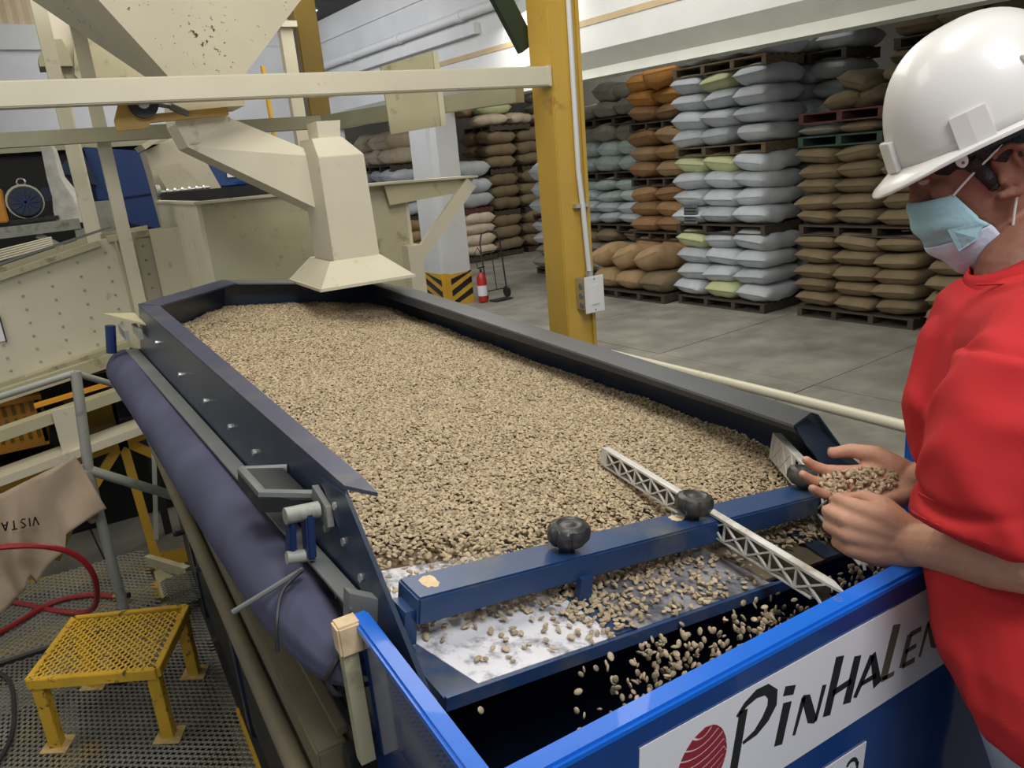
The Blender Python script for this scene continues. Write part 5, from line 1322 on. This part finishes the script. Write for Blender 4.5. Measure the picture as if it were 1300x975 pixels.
# hair: back and sides under the hat
Hm = MB()
rings = []
for (u, fr_, bk, w) in [(-.050, -.055, -.082, .050), (-.02, -.030, -.094, .068), (.005, .020, -.104, .0765), (.022, .052, -.106, .0800), (.034, .078, -.108, .0815), (.056, .094, -.110, .0830), (.10, .084, -.108, .080), (.14, .05, -.09, .066)]:
    c = (fr_ + bk) / 2; hh = (fr_ - bk) / 2
    sgp = lambda v, e: math.copysign(abs(v) ** e, v)
    rings.append([HP(c + hh * sgp(math.cos(2 * PI * k / 48), .8), u + .003 * math.sin(k * 2.3), (w + .0015 * math.sin(k * 5.1)) * sgp(math.sin(2 * PI * k / 48), .85)) for k in range(48)])
Hm.loft(rings)
for s in (1, -1):
    Hm.caps([HP(.034, .045, .069 * s), HP(.022, .018, .069 * s), HP(.016, -.008, .068 * s)], [.013, .011, .008], 10)
mk('hair', Hm, M['hair'], wk, True, angle=None)

# hard hat: shell, brim with peak, front ridge, accessory slots
HA, HB, HW = .128, .150, .112        # half length, height, half width
HX, HZ = -.022, .062
def dome(q, t):
    """q around (0 = front), t from rim (0) to crown (1)"""
    el = t * PI / 2
    ce, se = math.cos(el) ** .82, math.sin(el) ** .95
    ridge = 1 + .028 * math.exp(-(math.sin(q) * 5.5) ** 2) * (1 - .2 * se)
    return HP(HX + HA * ce * math.cos(q) * ridge, HZ + HB * se * (1 + .03 * math.exp(-(math.sin(q) * ce * 6) ** 2) * (se > .15)), HW * ce * math.sin(q))
HN = 64
outer = [[dome(2 * PI * k / HN, i / 18 * .995) for k in range(HN)] for i in range(19)]
Hs = MB().loft(outer, cap=False)
vs0 = len(Hs.v)
hat = mk('hard_hat', Hs, M['hat'], wk, True, angle=None)
so = hat.modifiers.new('t', 'SOLIDIFY'); so.thickness = .003; so.offset = -1
br = MB()
def brim(q, r, dz=0.0):
    c_, s_ = math.cos(q), math.sin(q)
    pk = max(0, c_) ** 3
    ext = .012 + .030 * pk
    return HP(HX + (HA + ext * r) * c_, HZ - .001 - r * (.002 + .018 * pk) + dz, (HW + ext * r * .9) * s_)
rr_ = [(0, 0.002), (.5, .0015), (1, 0), (1.03, -.0025), (1, -.005), (.5, -.0035), (0, -.003)]
br.loft([[brim(2 * PI * k / HN, r, dz) for k in range(HN)] for r, dz in rr_] + [[brim(2 * PI * k / HN, 0, .002) for k in range(HN)]], cap=False)
mk('brim', br, M['hat'], hat, True, angle=50)
# raised slot housings at the rim
def slot(q0, q1, t1, out, nm):
    mb = MB()
    n = 2
    a, b = [], []
    for i in range(n + 1):
        q = q0 + (q1 - q0) * i / n
        c = HP(HX, HZ, 0)
        p0, p1 = dome(q, 0.0), dome(q, t1)
        d = (dome(q, .02) - HP(HX, HZ, 0)).normalized()
        a.append([p0 - HU * .002, p0 + d * out - HU * .002, p1 + d * out, p1 - d * .002])
    mb.loft(a)
    mk(nm, mb, M['hat'], hat, False, bevel=.001)
slot(R_(60), R_(80), .17, .006, 'slot_housing')
slot(R_(-60), R_(-80), .17, .006, 'slot_housing')
slot(R_(108), R_(112), .32, .006, 'side_rib'); slot(R_(118), R_(121), .32, .006, 'side_rib')
slot(R_(-14), R_(14), .17, .009, 'front_badge_block')
bd = MB().ball(HP(.045, .047, .094), (.008, .002, .011), 14, 8, AX)
mk('strap_tab', bd, M['hat'], hat, True)
mk('strap_rivet', MB().ball(HP(.045, .043, .0965), (.0022, .0012, .0022), 8, 6, AX), M['bracket'], hat, True)
mk('head_band', MB().loft([[HP(HX + (HA - .012) * math.cos(q), z, (HW - .014) * math.sin(q)) for q in (2 * PI * k / 40 for k in range(40))] for z in (.045, .075)], cap=False), M['rubber'], hat, True)

# face mask
def mk_mask(u, v):
    """u across (-1..1 left to right ear), v from nose (0) down (1)"""
    pf = [(.107, .008), (.117, -.012), (.116, -.040), (.109, -.070), (.097, -.102), (.074, -.128)]
    sx = [(.062, .057, .002), (.055, .064, -.018), (.047, .068, -.040), (.036, .066, -.062), (.024, .066, -.094), (.012, .052, -.122)]
    t = v * 5; i = min(int(t), 4); w = t - i
    f_, z_ = (pf[i][0] * (1 - w) + pf[i + 1][0] * w, pf[i][1] * (1 - w) + pf[i + 1][1] * w)
    sf, ss, sz = [sx[i][k] * (1 - w) + sx[i + 1][k] * w for k in range(3)]
    au = abs(u)
    k = math.sin(au * PI / 2)
    pleat = .0022 * math.sin(v * PI * 7) * (1 - au ** 4) + .002 * math.sin(u * 9 + v * 14) * (v > .4)
    return HP(f_ + pleat + (sf - f_) * (1 - math.cos(au * PI / 2)) , z_ + (sz - z_) * au ** 2, math.copysign(ss * k, u))
def mpatch(v0, v1, m, nm, par):
    nu, nv = 36, 16
    vs = [mk_mask(-1 + 2 * i / nu, v0 + (v1 - v0) * j / nv) for i in range(nu + 1) for j in range(nv + 1)]
    fs = [(i * (nv + 1) + j, (i + 1) * (nv + 1) + j, (i + 1) * (nv + 1) + j + 1, i * (nv + 1) + j + 1) for i in range(nu) for j in range(nv)]
    o = mk(nm, MB().add(vs, fs), M[m], par, True, angle=None)
    s = o.modifiers.new('t', 'SOLIDIFY'); s.thickness = .0018; s.offset = 0
    return o
fm = mpatch(0, .56, 'mask_teal', 'face_mask', wk)
mpatch(.555, 1, 'mask_lilac', 'lower_pleat', fm)
mk('mask_fold', MB().prism([mk_mask(.97, .50) + HS * .003, mk_mask(.62, .40) + HS * .004, mk_mask(.55, .66) + HS * .006, mk_mask(.8, .62) + HS * .007], HS * .0012), M['mask_teal'], fm)
for s in (1, -1):
    mk('ear_loop', MB().tube(smoothpath([HP(.063, .001, .059 * s), HP(.034, .020, .074 * s), HP(.006, .034, .081 * s), HP(-.008, .040, .083 * s)], 5), .0017, 6), M['white'], fm, True)
    mk('ear_loop', MB().tube(smoothpath([HP(.016, -.082, .064 * s), HP(.006, -.055, .070 * s), HP(-.004, -.032, .076 * s), HP(-.012, -.020, .079 * s)], 5), .0017, 6), M['white'], fm, True)

# red shirt: trunk, sleeves and collar grown into one cloth surface
Sh = MB()
def ell(c, ra, rb, da, db, n_=28, w=0.0):
    return [c + da * (ra * math.cos(t)) + db * (rb * math.sin(t)) for t in (2 * PI * k / n_ for k in range(n_))]
tr = [((1.146, .580, 2.165), .060, .072), ((1.138, .565, 2.145), .088, .125), ((1.124, .545, 2.105), .108, .170), ((1.100, .526, 2.04), .118, .178), ((1.070, .505, 1.965), .122, .172), ((1.015, .468, 1.90), .122, .162),
      ((.958, .425, 1.84), .120, .150), ((.928, .388, 1.785), .118, .146), ((.918, .366, 1.74), .116, .146), ((.922, .356, 1.70), .108, .142)]
Sh.loft([ell(Vector(c), ra, rb, hd, sd) for c, ra, rb in tr])
def ring_at(c, ax, ra, rb, ref):
    ax = ax.normalized(); a = (ref - ax * ref.dot(ax)).normalized(); b = ax.cross(a)
    return [c + a * (ra * math.cos(t)) + b * (rb * math.sin(t)) for t in (2 * PI * k / 28 for k in range(28))]
axl = Vector((.839, .433, 1.935)) - Vector((.905, .43, 2.11))
ref = Vector((.83, .496, 1.955)) - Vector((.811, .365, 1.922))
Sh.caps([Vector((1.09, .52, 2.095)), Vector((.985, .445, 2.125)), Vector((.925, .430, 2.10)), Vector((.90, .43, 2.06))], [.095, .080, .074, .070], 20)
slv = [((.915, .430, 2.12), .080, .070), ((.890, .431, 2.07), .084, .072), ((.866, .429, 2.01), .083, .070), ((.850, .428, 1.965), .079, .066), ((.840, .428, 1.937), .079, .065)]
Sh.loft([ring_at(Vector(c), axl, ra, rb, ref) for i, (c, ra, rb) in enumerate(slv)])
Sh.caps([Vector((1.14, .55, 2.09)), Vector((1.235, .64, 2.10)), Vector((1.235, .63, 2.02))], [.095, .080, .076], 20)
Sh.caps([Vector((1.185, .545, 2.165)), Vector((1.12, .485, 2.150)), Vector((1.03, .44, 2.135))], [.062, .058, .055], 16)
axr = RE - RS
Sh.loft([ring_at(Vector(c), axr, ra, rb, hd) for c, ra, rb in (((1.245, .64, 2.08), .076, .07), ((1.225, .62, 2.00), .080, .066), ((1.195, .60, 1.94), .084, .064))])
# loose front of the shirt hanging forward on the far side
Sh.caps([Vector((1.09, .605, 2.08)), Vector((1.055, .61, 2.00)), Vector((1.04, .60, 1.935))], [.055, .05, .04], 14)
def cloth_disp(p, nr):
    a = noise.noise(p * 6.0 + Vector((3, 1, 0))) * .011
    w = noise.noise(Vector((p.x * 10 + 2, p.y * 10, p.z * 5 + p.x * 8)))
    fold = math.exp(-(w * 5.5) ** 2) * .0075
    d = (p - Vector((.80, .46, 1.985))).length
    tuck = -.010 * math.exp(-((p.z - 1.995 - (p.x - .83) * .4 + (p.y - .43) * .12) / .007) ** 2) * math.exp(-(d / .06) ** 2)
    return nr * (a + fold + tuck)
shirt = fuse('shirt', Sh, 0.0042, M['red_cloth'], wk, 8, cloth_disp)
# sleeve hem, shoulder seam and collar
hem = ring_at(Vector((.841, .428, 1.940)), axl, .0800, .0660, ref)
mk('sleeve_hem', MB().tube(hem + hem[:1], .0028, 6, cap=False), M['red_cloth'], shirt, True)
hem2 = ring_at(Vector((.849, .428, 1.962)), axl, .0800, .0665, ref)
mk('hem_stitch', MB().tube(hem2 + hem2[:1], .0014, 6, cap=False), M['red_cloth'], shirt, True)
cax = Vector((-.42, .42, 1))
cu = ring_at(Vector((1.146, .574, 2.172)), cax, .064, .068, hd)
cv = ring_at(Vector((1.140, .580, 2.214)), cax, .060, .062, hd)
cm2 = ring_at(Vector((1.141, .578, 2.209)), cax, .068, .070, hd)
cw = ring_at(Vector((1.142, .568, 2.165)), cax, .092, .102, hd)
mk('collar', MB().loft([cu, cv, cm2, cw], cap=False), M['red_cloth'], shirt, True, angle=None)
mk('shoulder_seam', MB().tube(smoothpath([Vector((1.03, .565, 2.185)), Vector((.99, .47, 2.20)), Vector((1.0, .42, 2.19)), Vector((1.04, .385, 2.15))], 6), .0016, 6), M['red_cloth'], shirt, True)

# jeans with a pocket edge and belt
Jn = MB()
Jn.loft([ell(Vector(c), ra, rb, hd, sd) for c, ra, rb in (((.925, .355, 1.72), .100, .132), ((.94, .348, 1.66), .110, .148), ((.97, .335, 1.58), .112, .155), ((.98, .33, 1.52), .10, .15))])
for s in (1, -1):
    hip = PH + sd * (.082 * s)
    knee = Vector((hip.x + .03 - .01 * s, hip.y - .02, 1.14)); ank = Vector((hip.x + .04, hip.y - .06, .76))
    Jn.caps([hip, hip.lerp(knee, .5), knee, knee.lerp(ank, .5), ank], [.095, .085, .068, .064, .058], 16)
jeans = fuse('jeans', Jn, 0.007, M['jeans'], wk, 4, lambda p, nr: nr * (noise.noise(p * 9) * .005))
mk('belt', MB().loft([ell(Vector((.925, .355, z)), .106, .138, hd, sd) for z in (1.695, 1.725)], cap=False), M['rubber'], jeans, True)
for s in (1, -1):
    ank = Vector((PH + sd * (.085 * s))); fx = Vector((ank.x + .04, ank.y - .06, .69))
    mk('shoe', MB().caps([fx - hd * .05, fx + hd * .06, fx + hd * .16 - Vector((0, 0, .01))], [.040, .042, .034], 12), M['rubber'], wk, True)

# beans heaped in the open palm
Q = []
for _ in range(210):
    r = math.sqrt(random.random()); t = random.random() * 2 * PI
    x = .088 + .058 * r * math.cos(t); y = .002 + .026 * r * math.sin(t)
    z = .012 + .020 * max(0, (x - .10) / .05) ** 2 * .6 + (1 - r) * .010 * random.random() + random.random() * .003
    Q.append(RH(x, y, z)[:])

# ================================================================== coffee beans
def bean_mesh():
    mb = MB()
    rings = []
    for i in range(7):
        t = PI * i / 6
        t = max(.05, min(PI - .05, t))
        ring_ = []
        for k in range(9):
            q = 2 * PI * k / 9
            z = math.sin(t) * math.sin(q) * 0.0026
            if z < 0: z *= 0.55
            ring_.append(Vector((-math.cos(t) * 0.0056, math.sin(t) * math.cos(q) * 0.0041, z)))
        rings.append(ring_)
    mb.loft(rings)
    me = bpy.data.meshes.new('bean')
    me.from_pydata([tuple(v) for v in mb.v], [], mb.f)
    me.polygons.foreach_set('use_smooth', [True] * len(me.polygons))
    me.materials.append(M['bean'])
    return me
BEAN = bean_mesh()
def beans(name, P, rot, scl, label, cat='beans'):
    """many beans as geometry-node instances at the points P"""
    P = np.asarray(P, dtype=np.float32)
    c = P.mean(axis=0)
    me = bpy.data.meshes.new(name)
    me.vertices.add(len(P)); me.vertices.foreach_set('co', (P - c).ravel())
    a = me.attributes.new('rot', 'FLOAT_VECTOR', 'POINT'); a.data.foreach_set('vector', np.asarray(rot, dtype=np.float32).ravel())
    a = me.attributes.new('scl', 'FLOAT', 'POINT'); a.data.foreach_set('value', np.asarray(scl, dtype=np.float32))
    o = bpy.data.objects.new(name, me); COL.objects.link(o)
    o.location = c.tolist()
    ng = bpy.data.node_groups.new(name, 'GeometryNodeTree')
    ng.interface.new_socket('Geometry', in_out='INPUT', socket_type='NodeSocketGeometry')
    ng.interface.new_socket('Geometry', in_out='OUTPUT', socket_type='NodeSocketGeometry')
    n, l = ng.nodes, ng.links
    gi = n.new('NodeGroupInput'); go = n.new('NodeGroupOutput')
    ip = n.new('GeometryNodeInstanceOnPoints')
    r = n.new('GeometryNodeInputNamedAttribute'); r.data_type = 'FLOAT_VECTOR'; r.inputs['Name'].default_value = 'rot'
    s = n.new('GeometryNodeInputNamedAttribute'); s.data_type = 'FLOAT'; s.inputs['Name'].default_value = 'scl'
    ob = n.new('GeometryNodeObjectInfo')
    ob.inputs['Object'].default_value = BEAN_OB
    l.new(gi.outputs[0], ip.inputs['Points'])
    l.new(ob.outputs['Geometry'], ip.inputs['Instance'])
    l.new(r.outputs['Attribute'], ip.inputs['Rotation'])
    l.new(s.outputs['Attribute'], ip.inputs['Scale'])
    l.new(ip.outputs[0], go.inputs[0])
    md = o.modifiers.new('beans', 'NODES'); md.node_group = ng
    tag(o, label, cat, kind='stuff')
    return o
# one real bean lies on the deck and is the source of the others
BEAN_OB = bpy.data.objects.new('bean', BEAN); COL.objects.link(BEAN_OB)
BEAN_OB.location = D(-.06, -.13, -.099); 
tag(BEAN_OB, 'single bean lying alone on the white deck panel', 'bean')

def bedh(a, b):
    n = noise.noise(Vector((a * 3.1, b * 3.4, 0.3))) * .010 + noise.noise(Vector((a * 9, b * 9, 4))) * .005
    edge = min(1.0, max(0.0, (a - .05) / .35))
    h = -.098 + .034 * edge + n * edge
    if a > 1.6: h += 0.012 * (a - 1.6)
    # hollow where the spout pours
    d2 = ((a - 2.12) / .18) ** 2 + ((b - .62) / .16) ** 2
    h -= 0.022 * math.exp(-d2)
    return h
def inside(a, b):
    if b < bL + .012 or b > bR - .03 or a < .04 or a > FAR - .012: return False
    if a > CH and b < bL + (a - CH) / (FAR - CH) * (.15 - bL) + .012: return False
    return True
# solid bed under the loose beans
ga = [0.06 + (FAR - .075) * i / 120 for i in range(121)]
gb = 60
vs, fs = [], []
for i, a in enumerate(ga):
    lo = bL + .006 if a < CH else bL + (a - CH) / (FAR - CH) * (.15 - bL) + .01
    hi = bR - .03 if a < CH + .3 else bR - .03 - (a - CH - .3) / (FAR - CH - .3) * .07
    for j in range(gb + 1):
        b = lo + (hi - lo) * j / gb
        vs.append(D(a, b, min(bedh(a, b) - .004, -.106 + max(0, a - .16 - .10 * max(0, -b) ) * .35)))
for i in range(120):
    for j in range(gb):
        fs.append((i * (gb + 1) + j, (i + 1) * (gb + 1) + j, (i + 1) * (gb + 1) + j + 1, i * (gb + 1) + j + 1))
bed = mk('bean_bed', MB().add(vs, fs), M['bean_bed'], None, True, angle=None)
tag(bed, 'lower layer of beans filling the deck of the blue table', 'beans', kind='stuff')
DM = Matrix((D1, D2, DN)).transposed()
def rnd_rot(n, flat=0.5):
    out = np.zeros((n, 3), dtype=np.float32)
    for i in range(n):
        e = Euler((random.gauss(0, flat), random.gauss(0, flat), random.random() * 6.283))
        if random.random() < .45: e.x += PI
        m_ = DM @ Matrix(((0, 1, 0), (1, 0, 0), (0, 0, 1))) @ e.to_matrix()
        q = m_.to_euler() if m_.determinant() > 0 else (DM @ Matrix(((0, 1, 0), (-1, 0, 0), (0, 0, 1))) @ e.to_matrix()).to_euler()
        out[i] = q[:]
    return out
P = []
ncell = 0
a = 0.045
while a < FAR:
    sp_ = 0.0056 if a < 1.3 else 0.0056 + (a - 1.3) * .0014
    b = bL + .01
    while b < bR - .02:
        aa, bb = a + random.uniform(-.5, .5) * sp_, b + random.uniform(-.5, .5) * sp_
        if inside(aa, bb):
            # the front edge of the bed thins out, sooner on the left
            front = 0.10 + 0.10 * max(0, (.05 - bb) / .3) + .03 * noise.noise(Vector((bb * 9, 3, 1)))
            pr = 1.0 if aa > front + .12 else max(0.12, (aa - front + .06) / .18)
            if random.random() < pr: P.append((aa, bb, bedh(aa, bb) + random.uniform(-.0015, .0045)))
        b += sp_
    a += sp_
P = P[:110000]
W_ = [D(*p)[:] for p in P]
R0 = rnd_rot(4000, 0.45)
idx = rng.integers(0, 4000, len(W_))
beans('loose_beans', W_, R0[idx], rng.uniform(.78, 1.12, len(W_)), 'tan parchment coffee beans covering the blue table deck')
# sliding beans on the front panels
S = []
random.seed(11)
def add_slide(n, a0, a1, b0, b1, drift=0.0, pile=0.0):
    for _ in range(n):
        t = random.random()
        a = a1 + (a0 - a1) * t ** 1.2
        b = random.gauss((b0 + b1) / 2, (b1 - b0) / 3.2) + drift * (a1 - a)
        if b < bL + .03 or b > bR - .04: continue
        S.append((a, b, -.099 + random.random() * (.004 + pile * max(0, (a + .05) / .1))))
add_slide(70, -.12, .04, -.22, -.02, 0.0)
add_slide(420, -.02, .05, -.24, .32, 0.0, .012)
add_slide(420, .02, .12, -.26, .02, 0.0, .010)
add_slide(330, .02, .12, .0, .30, 0.0, .012)
add_slide(300, -.13, .05, -.02, .09, -0.15, .006)
add_slide(330, -.13, .05, .09, .30, 0.0)
add_slide(1500, -.06, .14, .40, .84, 0.0, .008)
add_slide(700, -.12, .04, .58, .72, 0.0, .008)
W_ = [D(*p)[:] for p in S]
beans('sliding_beans', W_, R0[rng.integers(0, 4000, len(W_))], rng.uniform(.8, 1.1, len(W_)), 'scattered beans sliding over the white and grey front panels')
# beans falling off the front edge into the chute
Fp = []
for c, sd, n, reach in ((.05, .06, 360, .26), (.15, .06, 150, .18), (.25, .035, 110, .13), (.00, .06, 110, .24), (.33, .03, 50, .12), (.62, .10, 330, .14), (-.10, .07, 40, .26), (.46, .05, 60, .10)):
    for _ in range(n):
        b = random.gauss(c, sd)
        tt = random.random() ** 0.9
        drop = tt * reach
        out = 0.02 + 0.25 * drop + random.gauss(0, .010) + .05 * math.sqrt(drop)
        p = D(-.135 - out * .9, b, -.105) + Vector((random.gauss(0, .006), random.gauss(0, .006), -drop))
        if p.y < 0.575 or p.x > 1.40: continue
        Fp.append(p[:])
beans('falling_beans', Fp, np.array([[random.uniform(0, 6), random.uniform(0, 6), random.uniform(0, 6)] for _ in Fp]), rng.uniform(.85, 1.15, len(Fp)), 'beans tumbling off the deck edge into the blue chute')

beans('handful_of_beans', Q, rng.uniform(0, 6.28, (len(Q), 3)), rng.uniform(.72, .95, len(Q)), 'handful of beans lying in the open palm of the person')
